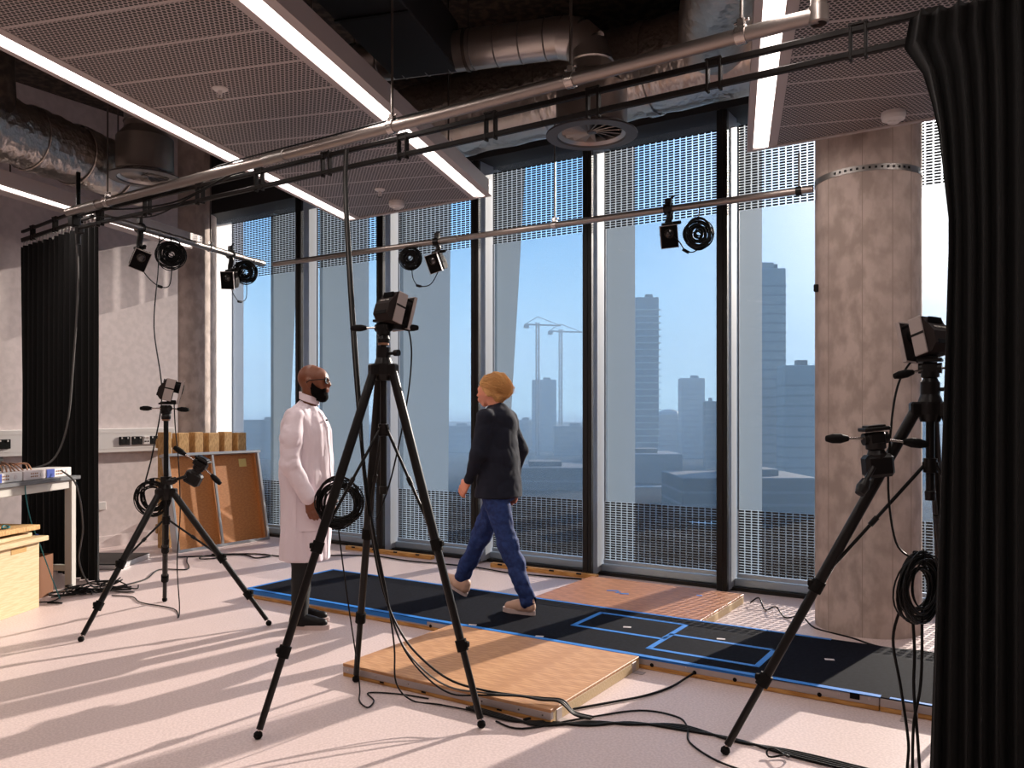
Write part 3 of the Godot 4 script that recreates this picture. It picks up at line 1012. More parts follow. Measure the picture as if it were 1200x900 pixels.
# the camera itself: shell with stepped back, pale sides, and the flat strobe plate held off the front
func camera_head(o: Node3D, at: Vector3, b: Basis, s: float, printed: bool) -> void:
	var hold := Node3D.new()
	hold.name = "camera_body"
	hold.transform = Transform3D(Basis(b.x * s, b.y * s, b.z * s), at)
	o.add_child(hold, true)
	var shell := MB.new()
	shell.prism(PackedVector2Array([Vector2(0.03, -0.095), Vector2(0.03, 0.095), Vector2(-0.05, 0.088), Vector2(-0.062, 0.05), Vector2(-0.072, 0.045), Vector2(-0.094, 0.0), Vector2(-0.094, -0.062), Vector2(-0.06, -0.095)]), 0.132, Transform3D(Basis(Vector3(0, 0, 1), Vector3.UP, Vector3(-1, 0, 0)), Vector3(0.066, 0, 0)))
	part("shell", shell, mats.camera_shell, hold)
	var bay := MB.new()
	bay.bev(Vector3(0, -0.055, -0.094), Vector3(0.10, 0.026, 0.006), 0.002)
	part("connector_panel", bay, mats.soft_black, hold)
	var vt := MB.new()
	for k in 7:
		vt.box(Vector3(0, 0.055 + k * 0.0045, -0.064), Vector3(0.09, 0.002, 0.01))
	tag(part("vent_ribs", vt, mats.soft_black, hold), "", "", "", "stuff")
	for e in [-1.0, 1.0]:
		var sd := MB.new()
		sd.bev(Vector3(e * 0.070, 0.0, -0.008), Vector3(0.010, 0.190, 0.072), 0.003)
		part("side_cheek", sd, mats.camera_side if printed else mats.camera_shell, hold)
		var bd := MB.new()
		bd.bev(Vector3(e * 0.0755, 0.01, -0.008), Vector3(0.002, 0.012, 0.073), 0.0005)
		part("cheek_band", bd, mats.rail_black, hold)
	var pl := MB.new()
	pl.bev(Vector3(0, 0, 0.085), Vector3(0.152, 0.20, 0.018), 0.004)
	part("strobe_plate", pl, mats.camera_shell, hold)
	var rim := MB.new()
	for e in [[Vector3(0.0775, 0, 0.085), Vector3(0.004, 0.205, 0.022)], [Vector3(-0.0775, 0, 0.085), Vector3(0.004, 0.205, 0.022)], [Vector3(0, 0.1015, 0.085), Vector3(0.158, 0.004, 0.022)], [Vector3(0, -0.1015, 0.085), Vector3(0.158, 0.004, 0.022)]]:
		rim.box(e[0], e[1])
	part("plate_rim", rim, mats.camera_side, hold)
	var fc := MB.new()
	fc.box(Vector3(0, 0, 0.0952), Vector3(0.144, 0.19, 0.002))
	fc.box(Vector3(0, -0.06, 0.0965), Vector3(0.06, 0.03, 0.002))
	part("filter_window", fc, mats.filter, hold)
	var xf := Transform3D(Basis(Vector3(1, 0, 0), Vector3(0, 0, 1), Vector3(0, -1, 0)), Vector3(0, 0.028, 0.096))
	var rg := MB.new()
	rg.lathe([Vector2(0.036, 0), Vector2(0.043, 0.0), Vector2(0.043, 0.006), Vector2(0.036, 0.006), Vector2(0.036, 0)], xf, 28)
	part("lens_ring", rg, mats.lens_ring, hold)
	var ln := MB.new()
	ln.lathe([Vector2(0.034, 0.002), Vector2(0.02, 0.007), Vector2(0, 0.009)], xf, 24)
	part("lens", ln, mats.lens, hold)
	var brl := MB.new()
	brl.bar(Vector3(0, 0.028, 0.028), Vector3(0, 0.028, 0.078), 0.04, 20)
	for e in [-0.055, 0.055]:
		brl.bar(Vector3(e, 0.075, 0.028), Vector3(e, 0.075, 0.078), 0.008, 8)
	part("lens_barrel", brl, mats.soft_black, hold)
	if printed:
		var tm := TextMesh.new()
		tm.text = "VICON T160"
		tm.font_size = 16
		tm.pixel_size = 0.0009
		tm.depth = 0.001
		var fo := SystemFont.new()
		fo.font_names = PackedStringArray(["Droid Sans"])
		fo.font_weight = 700
		tm.font = fo
		var t := part("printed_name", tm, mats.print_white, hold, Vector3(0, 0.026, -0.0835))
		t.basis = aim(Vector3(0, 0.44, -0.9))

func hung_coil(label: String, at: Vector3, pipe_pt: Vector3, radius: float, turn: float, rng_seed: int) -> void:
	var o := thing("cable_coil", label, "cable coil", at, turn, "cable coils on the pipes")
	part("loops", coil_mesh(radius, 34, 0.0045, rng_seed, 0.045, 0.22), mats.cable, o)
	var up := Basis(Vector3.UP, -turn) * (pipe_pt - at)
	var st := MB.new()
	st.tube(PackedVector3Array([Vector3(0, radius * 0.4, 0), Vector3(0, radius * 0.9, 0), up + Vector3(0, 0.03, 0)]), 0.005, 6)
	part("tie", st, mats.cable, o)

func slack(label: String, pts: Array) -> void:
	var st := MB.new()
	var p := smooth(pts, 8)
	st.tube(p, 0.0045, 6)
	var o := thing("camera_lead", label, "cable")
	part("lead", st, mats.cable, o)
	var pl := MB.new()
	var m := p[p.size() / 2]
	var d := (p[p.size() / 2 + 1] - m).normalized()
	pl.bar(m - d * 0.025, m + d * 0.025, 0.012, 10)
	part("plug", pl, mats.soft_black, o)

func build_rig() -> void:
	pipe("front_pipe", "thick aluminium pipe crossing the whole room overhead", Vector3(-6.12, 2.95, -3.40), Vector3(-0.70, 2.95, -3.288), 0.030, [0.43, 0.06], [0.10, 0.60, 0.80, 0.945])
	ladder("black double curtain rail just behind the thick overhead pipe", Vector3(-6.10, 2.94, -3.47), Vector3(-0.30, 2.94, -3.47), 0.095, 10)
	pipe("back_pipe", "slimmer pipe running along in front of the windows to the column", Vector3(-6.48, 2.95, -5.71), Vector3(-1.27, 2.95, -5.79), 0.025, [0.42], [0.62])
	pipe("left_pipe", "grey pipe on the left running towards the windows, two cameras hung on it", Vector3(-6.03, 2.95, -3.62), Vector3(-6.54, 2.95, -5.60), 0.027, [0.97], [0.62])
	ladder("short black curtain rail above the left curtain", Vector3(-8.25, 3.20, -4.14), Vector3(-6.70, 3.20, -3.94), 0.09, 3)
	var hr := thing("hanger_rod", "thin rod holding up the window pipe near the concrete column", "hanger rod", Vector3(-1.36, 2.95, -5.79))
	var hs := MB.new()
	hs.bar(Vector3(0, 0.024, 0), Vector3(0, 0.26, 0), 0.007, 6)
	part("rod", hs, mats.rod, hr)
	var hc := MB.new()
	hc.lathe([Vector2(0.025, -0.02), Vector2(0.032, -0.018), Vector2(0.032, 0.018), Vector2(0.025, 0.02)], Transform3D(upright(Vector3.RIGHT), Vector3.ZERO), 16)
	part("clamp", hc, mats.black_metal, hr)
	# short lengths that join the rig at its corners
	var st := MB.new()
	st.bar(Vector3(0, -0.2, 0), Vector3(0, 0.35, 0), 0.016, 10)
	st.bev(Vector3(0, -0.02, 0.03), Vector3(0.07, 0.10, 0.07), 0.008)
	st.bev(Vector3(0.05, -0.1, 0.02), Vector3(0.06, 0.06, 0.05), 0.008)
	var j := thing("corner_joint", "black corner bracket where the rails meet at the left", "bracket", Vector3(-6.15, 2.93, -3.50))
	part("bracket", st, mats.black_metal, j)
	var up := MB.new()
	up.bar(Vector3.ZERO, Vector3(0, 0.62, 0), 0.03, 20)
	up.lathe([Vector2(0.03, -0.035), Vector2(0.038, -0.03), Vector2(0.038, 0.03), Vector2(0.03, 0.035)], Transform3D(upright(Vector3.UP), Vector3.ZERO), 20)
	var u := thing("upright_pipe", "short upright pipe at the right end of the thick overhead pipe", "pipe", Vector3(-0.70, 2.95, -3.288))
	part("tube", up, mats.pipe, u)
	# cameras and coils
	var yb := 2.95
	hung_camera("black camera hung on the window pipe, left of the tall tripod's window mullion", Vector3(-4.43, 2.77, -5.75), yb, Vector3(0.15, -0.30, 0.9), 0.22)
	hung_camera("black camera hung on the window pipe, nearest the concrete column", Vector3(-2.29, 2.75, -5.77), yb, Vector3(0.45, -0.30, 0.9), 0.10)
	hung_camera("black camera hung on the left pipe beside the black curtain", Vector3(-6.13, 2.70, -4.00), yb, Vector3(0.75, -0.35, 0.45), -0.35)
	hung_camera("black camera hung on the left pipe near the far corner", Vector3(-6.42, 2.71, -5.13), yb, Vector3(0.40, -0.25, 0.8), -0.05)
	hung_coil("tight black cable coil on the window pipe, left of its camera", Vector3(-4.72, 2.835, -5.735), Vector3(-4.72, 2.95, -5.737), 0.105, 0.5, 11)
	hung_coil("black cable coil dangling on a long tie, nearest the concrete column", Vector3(-2.05, 2.735, -5.74), Vector3(-2.05, 2.95, -5.78), 0.105, 0.5, 12)
	hung_coil("wide messy cable coil on the left pipe beside the curtain camera", Vector3(-6.19, 2.80, -4.33), Vector3(-6.21, 2.95, -4.33), 0.125, 1.0, 13)
	hung_coil("black cable coil on the left pipe near the far corner", Vector3(-6.49, 2.825, -5.37), Vector3(-6.48, 2.95, -5.37), 0.11, 0.7, 14)
	slack("drooping lead between the window pipe's left camera and its coil", [Vector3(-4.70, 2.74, -5.73), Vector3(-4.66, 2.64, -5.70), Vector3(-4.58, 2.565, -5.68), Vector3(-4.46, 2.575, -5.70), Vector3(-4.38, 2.72, -5.73)])
	slack("short drooping lead beside the camera nearest the column", [Vector3(-2.23, 2.73, -5.72), Vector3(-2.18, 2.68, -5.71), Vector3(-2.13, 2.61, -5.70), Vector3(-2.07, 2.60, -5.71), Vector3(-2.03, 2.64, -5.73)])
	slack("drooping lead below the camera beside the black curtain", [Vector3(-6.10, 2.61, -4.00), Vector3(-6.08, 2.54, -4.05), Vector3(-6.10, 2.49, -4.16), Vector3(-6.14, 2.52, -4.28), Vector3(-6.19, 2.70, -4.34)])
	slack("drooping lead below the camera near the far corner", [Vector3(-6.40, 2.63, -5.12), Vector3(-6.38, 2.56, -5.14), Vector3(-6.40, 2.51, -5.22), Vector3(-6.44, 2.56, -5.33), Vector3(-6.47, 2.72, -5.36)])

# ---------------------------------------------------------------- curtains

func drape(called_label: String, a: Vector3, b: Vector3, top: float, folds: int, amp: float, pull: Array, rng_seed: int, hooks: bool) -> Node3D:
	var o := thing("curtain", called_label, "curtain", a)
	var rng := RandomNumberGenerator.new()
	rng.seed = rng_seed
	var e := b - a
	var back := Vector3(e.z, 0, -e.x).normalized()      # across the cloth
	var nu := folds * 12
	var nv := 26
	var ph := []
	for i in folds + 2:
		ph.append([rng.randf_range(0.55, 1.25), rng.randf_range(-0.25, 0.25), rng.randf_range(-0.4, 0.4)])
	var grid := []
	for layer in 2:
		var rows := []
		for j in nv + 1:
			var f := float(j) / nv                         # 0 at the foot, 1 at the head
			var row := PackedVector3Array()
			for i in nu + 1:
				var u := float(i) / nu
				var fold := u * folds
				var k := int(fold)
				var q: Array = ph[k]
				var q2: Array = ph[k + 1]
				var t := fold - k
				var w: float = lerpf(q[0], q2[0], t)
				var drift: float = lerpf(q[1], q2[1], t) * (1.0 - f) + lerpf(q[2], q2[2], t) * sin(f * 3.0) * 0.3
				var s := sin(TAU * (fold + drift))
				var dep := amp * w * (s + 0.28 * sin(2.0 * TAU * (fold + drift) + 1.0)) * (0.75 + 0.25 * (1 - f))
				var edge := 0.0
				for p in pull.size() - 1:                  # outline of the free edge: [height share, shift]
					if f >= pull[p][0] and f <= pull[p + 1][0]:
						edge = lerpf(pull[p][1], pull[p + 1][1], (f - pull[p][0]) / (pull[p + 1][0] - pull[p][0]))
				var along := e * u + e.normalized() * edge * pow(1.0 - u, 9.0)
				row.append(along + back * (dep + layer * 0.006) + Vector3(0, f * top, 0))
			rows.append(row)
		grid.append(rows)
	var st := MB.new()
	for layer in 2:
		var rows: Array = grid[layer]
		var nn := []
		for j in nv + 1:
			var r := PackedVector3Array()
			for i in nu + 1:
				var du: Vector3 = rows[j][mini(i + 1, nu)] - rows[j][maxi(i - 1, 0)]
				var dv: Vector3 = rows[mini(j + 1, nv)][i] - rows[maxi(j - 1, 0)][i]
				var m := du.cross(dv).normalized()
				if m.dot(back) < 0 and layer == 1 or m.dot(back) > 0 and layer == 0:
					m = -m
				r.append(m)
			nn.append(r)
		for j in nv:
			for i in nu:
				st.tri(rows[j][i], rows[j][i + 1], rows[j + 1][i + 1], nn[j][i], nn[j][i + 1], nn[j + 1][i + 1])
				st.tri(rows[j][i], rows[j + 1][i + 1], rows[j + 1][i], nn[j][i], nn[j + 1][i + 1], nn[j + 1][i])
	part("cloth", st, mats.velvet, o)
	var hm := MB.new()
	hm.tube(smooth_row(grid[0][0]), 0.006, 5)
	part("hem", hm, mats.velvet, o)
	if hooks:
		var n := 22
		var tape := MB.new()
		tape.bev(e * 0.5 + Vector3(0, top + 0.075, 0), Vector3(0.03, 0.02, e.length()), 0.003, aim(e))
		part("track", tape, mats.rail_black, o)
		for i in n:
			var p := e * ((i + 0.5) / n)
			var h := MB.new()
			h.bar(p + Vector3(0, top - 0.02, 0), p + Vector3(0, top + 0.07, 0), 0.003, 5)
			h.bev(p + Vector3(0, top + 0.045, 0), Vector3(0.014, 0.016, 0.014), 0.002)
			h.bev(p + Vector3(0, top - 0.005, 0), Vector3(0.01, 0.012, 0.02), 0.002)
			part("hook", h, mats.galvanised, o)
	return o

func smooth_row(r: PackedVector3Array) -> PackedVector3Array:
	return r

func build_curtains() -> void:
	drape("heavy black velvet curtain filling the right edge of the view", Vector3(-0.40, 0.012, -3.40), Vector3(0.85, 0.012, -3.32), 2.90, 21, 0.040, [[0.0, 0.06], [0.40, 0.10], [0.72, 0.13], [0.86, 0.09], [0.94, 0.03], [0.97, -0.04], [0.985, -0.01], [1.0, 0.0]], 7, false)
	drape("black pleated curtain at left hanging from hooks beside the bench", Vector3(-6.68, 0.012, -3.98), Vector3(-8.25, 0.012, -4.14), 3.04, 14, 0.042, [[0.0, -0.02], [0.5, 0.01], [1.0, 0.0]], 8, true)

# ---------------------------------------------------------------- walkway, platforms, battens

func build_platforms() -> void:
	var zf := -4.29
	var zb := -5.245
	for s in [[-5.19, -0.636, "long wooden walkway base under the black rubber mat", 0.042], [-0.632, 1.4, "end section of the walkway base running behind the right curtain", 0.034]]:
		var o := thing("walkway_base", s[2], "platform", Vector3(s[0], 0, zf))
		var w: float = s[1] - s[0]
		var d := zb - zf
		var fr := MB.new()
		fr.bev(Vector3(w * 0.5, 0.012, d * 0.5), Vector3(w, 0.024, -d), 0.003)
		part("timber_frame", fr, mats.batten_wood, o)
		var top := MB.new()
		top.bev(Vector3(w * 0.5, 0.044, d * 0.5), Vector3(w, 0.040, -d), 0.002)
		part("edge_board", top, mats.edge_metal, o)
		if s[0] < -1:
			for x in [-3.36, -2.36, -1.80, -1.554, -1.334, -0.909]:
				var h := MB.new()
				h.lathe([Vector2(0, 0.002), Vector2(0.011, 0.002), Vector2(0.011, -0.004)], Transform3D(Basis(Vector3(1, 0, 0), Vector3(0, 0, 1), Vector3(0, -1, 0)), Vector3(x - s[0], 0.030, 0)), 14)
				part("cable_hole", h, mats.soft_black, o)
			for x in [-4.2, -3.5, -2.2, -1.6, -1.15, -0.82, -0.68]:
				var sc := MB.new()
				sc.lathe([Vector2(0, 0.0015), Vector2(0.005, 0.0012), Vector2(0.005, -0.002)], Transform3D(Basis(Vector3(1, 0, 0), Vector3(0, 0, 1), Vector3(0, -1, 0)), Vector3(x - s[0], 0.05, 0)), 10)
				part("screw", sc, mats.chrome, o)
			var bl := MB.new()
			bl.bev(Vector3(-0.745 - s[0], 0.052, 0.002), Vector3(0.045, 0.026, 0.004), 0.001)
			part("black_patch", bl, mats.soft_black, o)
	var br := thing("hinge_bracket", "small bent metal bracket on the floor beside the walkway end", "bracket", Vector3(-0.50, 0, -4.262))
	var b1 := MB.new()
	b1.bev(Vector3(0, 0.002, 0.03), Vector3(0.07, 0.004, 0.06), 0.001)
	b1.bev(Vector3(0, 0.016, 0), Vector3(0.07, 0.032, 0.004), 0.001)
	b1.bar(Vector3(-0.02, 0.008, 0.035), Vector3(0.03, 0.008, 0.05), 0.005, 8)
	part("plate", b1, mats.edge_metal, br)
	# the mat: black rubber sheet with blue tape along its edges and round the force-plate outlines
	var m := thing("rubber_mat", "long black rubber walking mat edged with blue tape", "mat", Vector3(-5.19, 0.064, zf))
	var st := MB.new()
	st.bev(Vector3(3.25, 0.003, -0.4775), Vector3(6.5, 0.006, 0.955), 0.002)
	part("sheet", st, mats.rubber, m)
	var tp := [[0.0, 4.56, 0.008, -0.030], [0.0, 4.15, -0.925, -0.955]]
	for t in tp:
		var a := MB.new()
		a.box(Vector3((t[0] + t[1]) * 0.5, 0.0065, (t[2] + t[3]) * 0.5), Vector3(t[1] - t[0], 0.002, absf(t[2] - t[3])))
		part("edge_tape", a, mats.blue_tape, m)
	var e1 := MB.new()
	e1.box(Vector3(0.015, 0.0065, -0.4775), Vector3(0.03, 0.002, 0.955))
	part("edge_tape", e1, mats.blue_tape, m)
	var fr2 := MB.new()
	fr2.box(Vector3(0.9, -0.014, 0.0012), Vector3(1.8, 0.030, 0.002))
	fr2.box(Vector3(2.9, -0.002, 0.0012), Vector3(2.2, 0.010, 0.002))
	part("edge_tape", fr2, mats.blue_tape, m)
	var e2 := MB.new()
	e2.box(Vector3(5.55, 0.0065, -0.011), Vector3(1.9, 0.002, 0.022))
	part("edge_tape", e2, mats.blue_tape, m)
	for r in [[-2.52, -1.88, -4.67, -5.10], [-1.905, -1.25, -4.44, -4.83]]:
		var w := 0.032
		for q in [[r[0], r[1], r[2], r[2] - w], [r[0], r[1], r[3], r[3] + w], [r[0], r[0] + w, r[2], r[3]], [r[1] - w, r[1], r[2], r[3]]]:
			var a := MB.new()
			a.box(Vector3((q[0] + q[1]) * 0.5 + 5.19, 0.0068, (q[2] + q[3]) * 0.5 - zf), Vector3(absf(q[1] - q[0]), 0.0018, absf(q[3] - q[2])))
			part("outline_tape", a, mats.blue_tape, m)
	for p in [[-2.193, -4.826], [-1.601, -4.877], [-0.963, -4.794], [-2.55, -4.33], [-3.05, -4.33]]:
		var a := MB.new()
		a.box(Vector3(p[0] + 5.19, 0.007, p[1] - zf), Vector3(0.05, 0.002, 0.028), Basis(Vector3.UP, 0.35))
		part("white_label", a, mats.label_white, m)
	# plywood platform in front
	var p := thing("plywood_platform", "pale plywood platform on the floor in front of the mat", "platform", Vector3(-3.175, 0, -3.28))
	var t1 := MB.new()
	t1.bev(Vector3(0.652, 0.062, -0.5), Vector3(1.304, 0.016, 1.0), 0.002)
	part("plywood_top", t1, mats.ply, p)
	for q in [[Vector3(0.652, 0.037, -0.012), Vector3(1.304, 0.034, 0.024), "edge_metal", "edge_strip"], [Vector3(0.652, 0.010, -0.014), Vector3(1.304, 0.020, 0.024), "batten_wood", "bottom_batten"], [Vector3(1.290, 0.027, -0.5), Vector3(0.026, 0.054, 0.95), "pine", "side_rail"], [Vector3(0.013, 0.027, -0.5), Vector3(0.026, 0.054, 0.95), "pine", "side_rail"], [Vector3(0.652, 0.027, -0.985), Vector3(1.304, 0.054, 0.026), "pine", "side_rail"]]:
		var a := MB.new()
		a.bev(q[0], q[1], 0.002)
		part(q[3], a, mats[q[2]], p)
	for x in [0.04, 0.24, 0.46, 0.92, 1.13, 1.26]:
		var a := MB.new()
		a.lathe([Vector2(0, 0.0015), Vector2(0.005, 0.0012), Vector2(0.005, -0.002)], Transform3D(Basis(Vector3(1, 0, 0), Vector3(0, 0, 1), Vector3(0, -1, 0)), Vector3(x, 0.038, 0)), 10)
		part("screw", a, mats.chrome, p)
	for x in [0.28, 0.56, 1.02]:
		var a := MB.new()
		a.bev(Vector3(x, 0.014, -0.001), Vector3(0.028, 0.008, 0.004), 0.001)
		part("finger_slot", a, mats.soft_black, p)
	for c in [[1.303, -0.08], [1.303, -0.93]]:
		var a := MB.new()
		a.bev(Vector3(c[0], 0.03, c[1]), Vector3(0.004, 0.05, 0.05), 0.001)
		a.bev(Vector3(c[0] + 0.03, 0.002, c[1]), Vector3(0.06, 0.004, 0.05), 0.001)
		part("corner_bracket", a, mats.edge_metal, p)
	# brown platform behind
	var q2 := thing("plywood_platform", "reddish plywood platform between the mat and the windows", "platform", Vector3(-3.145, 0, -5.25))
	var u1 := MB.new()
	u1.bev(Vector3(0.642, 0.062, -0.475), Vector3(1.284, 0.016, 0.95), 0.002)
	part("plywood_top", u1, mats.ply_dark, q2)
	for w in [[Vector3(1.271, 0.027, -0.475), Vector3(0.026, 0.054, 0.95)], [Vector3(0.013, 0.027, -0.475), Vector3(0.026, 0.054, 0.95)], [Vector3(0.642, 0.027, -0.938), Vector3(1.23, 0.054, 0.024)]]:
		var a := MB.new()
		a.bev(w[0], w[1], 0.002)
		part("side_rail", a, mats.pine, q2)
	for w in [[0.40, -0.52, 0.09, 0.4], [0.46, -0.49, 0.05, 1.5], [0.52, -0.47, 0.07, 0.3], [1.02, -0.72, 0.04, 0.2]]:
		var a := MB.new()
		a.box(Vector3(w[0], 0.0708, w[1]), Vector3(w[2], 0.0016, 0.028), Basis(Vector3.UP, w[3]))
		part("blue_tape_scrap", a, mats.blue_tape, q2)
	# pine battens along the foot of the windows
	for b in [[-6.15, -5.0, "longer pine batten on the floor below the left windows"], [-4.30, -3.20, "pine batten on the floor below the walking woman's window"]]:
		var o := thing("pine_batten", b[2], "batten", Vector3(b[0], 0, -6.42))
		var w: float = b[1] - b[0]
		var a := MB.new()
		a.bev(Vector3(w * 0.5, 0.02, 0), Vector3(w, 0.04, 0.06), 0.003)
		part("bar", a, mats.batten_wood, o)
		for k in 4:
			var n := MB.new()
			n.bev(Vector3(w * (k + 0.4) / 4.0, 0.034, 0.024), Vector3(0.05, 0.013, 0.016), 0.001)
			part("notch_block", n, mats.rail_black, o)

# ---------------------------------------------------------------- left side: bench, crate, boards, sockets

func build_left_side() -> void:
	# dado trunking with sockets
	var d := thing("dado_trunking", "white dado trunking along the left wall", "cable trunking", Vector3(-8.42, 1.15, -5.90))
	var st := MB.new()
	st.bev(Vector3(0.03, 0, 2.6), Vector3(0.06, 0.26, 5.2), 0.006)
	part("cover", st, mats.white_plastic, d)
	for y in [0.085, -0.085]:
		var l := MB.new()
		l.box(Vector3(0.0605, y, 2.6), Vector3(0.003, 0.006, 5.2))
		part("cover_ridge", l, mats.white_plastic, d)
	var socks := [[-5.27, "black", "leftmost black double socket right of the curtain on the trunking"], [-5.42, "black", "second black double socket on the trunking, left of the white one"], [-5.535, "white", "small white data socket between the black sockets"], [-5.64, "black", "black double socket nearest the leaning pallet"], [-4.02, "black", "black double socket left of the curtain, above the bench"]]
	for s in socks:
		var o := thing("wall_socket", s[2], "socket", Vector3(-8.36, 1.145, s[0]))
		var w := 0.125 if s[1] == "black" else 0.075
		var a := MB.new()
		a.bev(Vector3(0.006, 0, 0), Vector3(0.012, 0.09, w), 0.003)
		part("plate", a, mats.soft_black if s[1] == "black" else mats.white_plastic, o)
		for e in [-1, 1]:
			var r := MB.new()
			r.bev(Vector3(0.014, 0.03, e * w * 0.28), Vector3(0.006, 0.018, 0.014), 0.001)
			part("rocker", r, mats.white_plastic, o)
			var h := MB.new()
			h.box(Vector3(0.0125, -0.012, e * w * 0.22), Vector3(0.002, 0.014, 0.02))
			part("pin_slot", h, mats.black_plastic, o)
	var ls := thing("wall_socket", "small white socket low on the left wall by the curtain edge", "socket", Vector3(-8.42, 0.45, -5.05))
	var la := MB.new()
	la.bev(Vector3(0.006, 0, 0), Vector3(0.012, 0.085, 0.085), 0.003)
	part("plate", la, mats.white_plastic, ls)
	var th := thing("wall_plate", "small white wall plate high beside the black curtain", "wall plate", Vector3(-8.42, 2.55, -3.93))
	var tb := MB.new()
	tb.bev(Vector3(0.01, 0, 0), Vector3(0.02, 0.08, 0.16), 0.003)
	part("plate", tb, mats.white_plastic, th)
	# bench
	var turn := -1.098
	var b := thing("workbench", "grey-topped workbench with a pale steel frame at the left edge", "workbench", Vector3(-6.60, 0, -3.74), turn)
	var tp := MB.new()
	tp.bev(Vector3(1.05, 0.915, 0.40), Vector3(2.16, 0.03, 0.84), 0.004)
	part("bench_top", tp, mats.bench_top, b)
	for q in [[Vector3(1.05, 0.865, 0.03), Vector3(2.02, 0.07, 0.035)], [Vector3(1.05, 0.865, 0.75), Vector3(2.02, 0.07, 0.035)], [Vector3(0.035, 0.865, 0.39), Vector3(0.04, 0.07, 0.70)], [Vector3(0.035, 0.18, 0.39), Vector3(0.04, 0.05, 0.70)], [Vector3(2.05, 0.18, 0.39), Vector3(0.04, 0.05, 0.70)]]:
		var a := MB.new()
		a.bev(q[0], q[1], 0.004)
		part("frame_rail", a, mats.bench_frame, b)
	for x in [0.035, 2.05]:
		for z in [0.03, 0.75]:
			var a := MB.new()
			a.bev(Vector3(x, 0.45, z), Vector3(0.062, 0.90, 0.062), 0.005)
			part("leg", a, mats.bench_frame, b)
	var at := func(x: float, y: float, z: float) -> Vector3: return b.transform * Vector3(x, y, z)
	for k in 3:
		var boxes := [[0.16, 0.31, "grey signal box with a blue left end, at the bench's far corner", "white_plastic", 0.30], [0.45, 0.25, "plain grey signal box in the middle of the bench front", "label_white", 0.0], [0.78, 0.38, "blue and white signal box nearest the left edge", "white_plastic", 0.42]]
		var q: Array = boxes[k]
		var o := thing("signal_box", q[2], "instrument", at.call(q[0], 0.93, 0.14), turn)
		var a := MB.new()
		a.bev(Vector3(0, 0.035, 0), Vector3(q[1], 0.07, 0.20), 0.004)
		part("case", a, mats[q[3]], o)
		if q[4] > 0.0:
			var c := MB.new()
			c.bev(Vector3(q[1] * (0.5 - q[4] * 0.5), 0.036, -0.101), Vector3(q[1] * q[4], 0.066, 0.006), 0.001)
			part("blue_panel", c, mats.blue_plastic, o)
		for j in 8:
			var h := MB.new()
			h.bar(Vector3(-q[1] * 0.10 + (j % 4) * 0.022, 0.026 + (j / 4) * 0.022, -0.104), Vector3(-q[1] * 0.10 + (j % 4) * 0.022, 0.026 + (j / 4) * 0.022, -0.098), 0.006, 8)
			part("jack", h, mats.brass, o)
		var dl := MB.new()
		dl.bar(Vector3(-q[1] * 0.30, 0.036, -0.104), Vector3(-q[1] * 0.30, 0.036, -0.098), 0.016, 14)
		part("dial", dl, mats.label_white, o)
	var mon := thing("rack_unit", "flat black equipment case lying on the bench behind the signal boxes", "equipment case", at.call(0.80, 0.93, 0.50), turn)
	var ma := MB.new()
	ma.bev(Vector3(0, 0.085, 0), Vector3(0.72, 0.17, 0.40), 0.01)
	part("case", ma, mats.black_plastic, mon)
	var mb := MB.new()
	mb.bev(Vector3(0, 0.12, -0.203), Vector3(0.60, 0.02, 0.008), 0.002)
	part("grip", mb, mats.rail_black, mon)
	var lead := MB.new()
	var rng := RandomNumberGenerator.new()
	rng.seed = 3
	for k in 9:
		var x := 0.38 + k * 0.045
		lead.tube(smooth([Vector3(x, 0.0, 0.10), Vector3(x + rng.randf_range(-0.03, 0.03), 0.05, 0.14), Vector3(x + rng.randf_range(-0.08, 0.08), rng.randf_range(0.02, 0.07), 0.22)], 5), 0.006, 6)
	var pl := thing("connector_leads", "tangle of plugged leads lying behind the signal boxes", "leads", at.call(0, 1.0, 0.02), turn)
	tag(part("plugs", lead, mats.brass, pl), "", "", "", "stuff")
	# crate with lid boards, and a cardboard box
	var cr := thing("wooden_crate", "pale wooden crate at the bottom left corner", "crate", Vector3(-6.205, 0, -3.235), turn)
	for q in [["front_panel", Vector3(0.42, 0.245, 0.009), Vector3(0.84, 0.49, 0.018)], ["back_panel", Vector3(0.42, 0.245, 0.43), Vector3(0.84, 0.49, 0.018)], ["end_panel", Vector3(0.009, 0.245, 0.22), Vector3(0.018, 0.49, 0.40)], ["end_panel", Vector3(0.831, 0.245, 0.22), Vector3(0.018, 0.49, 0.40)]]:
		var a := MB.new()
		a.bev(q[1], q[2], 0.002)
		part(q[0], a, mats.pine, cr)
	for q in [["handle_slot", Vector3(0.22, 0.455, -0.001), Vector3(0.16, 0.04, 0.004), "tan_card"]]:
		var a := MB.new()
		a.bev(q[1], q[2], 0.001)
		part(q[0], a, mats[q[3]], cr)
	var lids := [[Vector3(0.42, 0.51, 0.20), Vector3(0.92, 0.035, 0.50), 0.0, "thick pine lid board lying on the crate"], [Vector3(0.47, 0.545, 0.22), Vector3(0.84, 0.03, 0.44), 0.06, "second board on the crate, just under the top one"], [Vector3(0.45, 0.60, 0.20), Vector3(0.86, 0.035, 0.42), -0.05, "rough board on top of the crate's stack"]]
	for q in lids:
		var o := thing("board", q[3], "board", cr.transform * q[0], turn + q[2])
		var a := MB.new()
		a.bev(Vector3.ZERO, q[1], 0.004)
		part("plank", a, mats.pine if q[2] != -0.05 else mats.pallet_wood, o)
	var ty := thing("cable_tie", "teal twist of cable lying on top of the crate boards", "cable", cr.transform * Vector3(0.28, 0.625, 0.05), turn)
	var tm := MB.new()
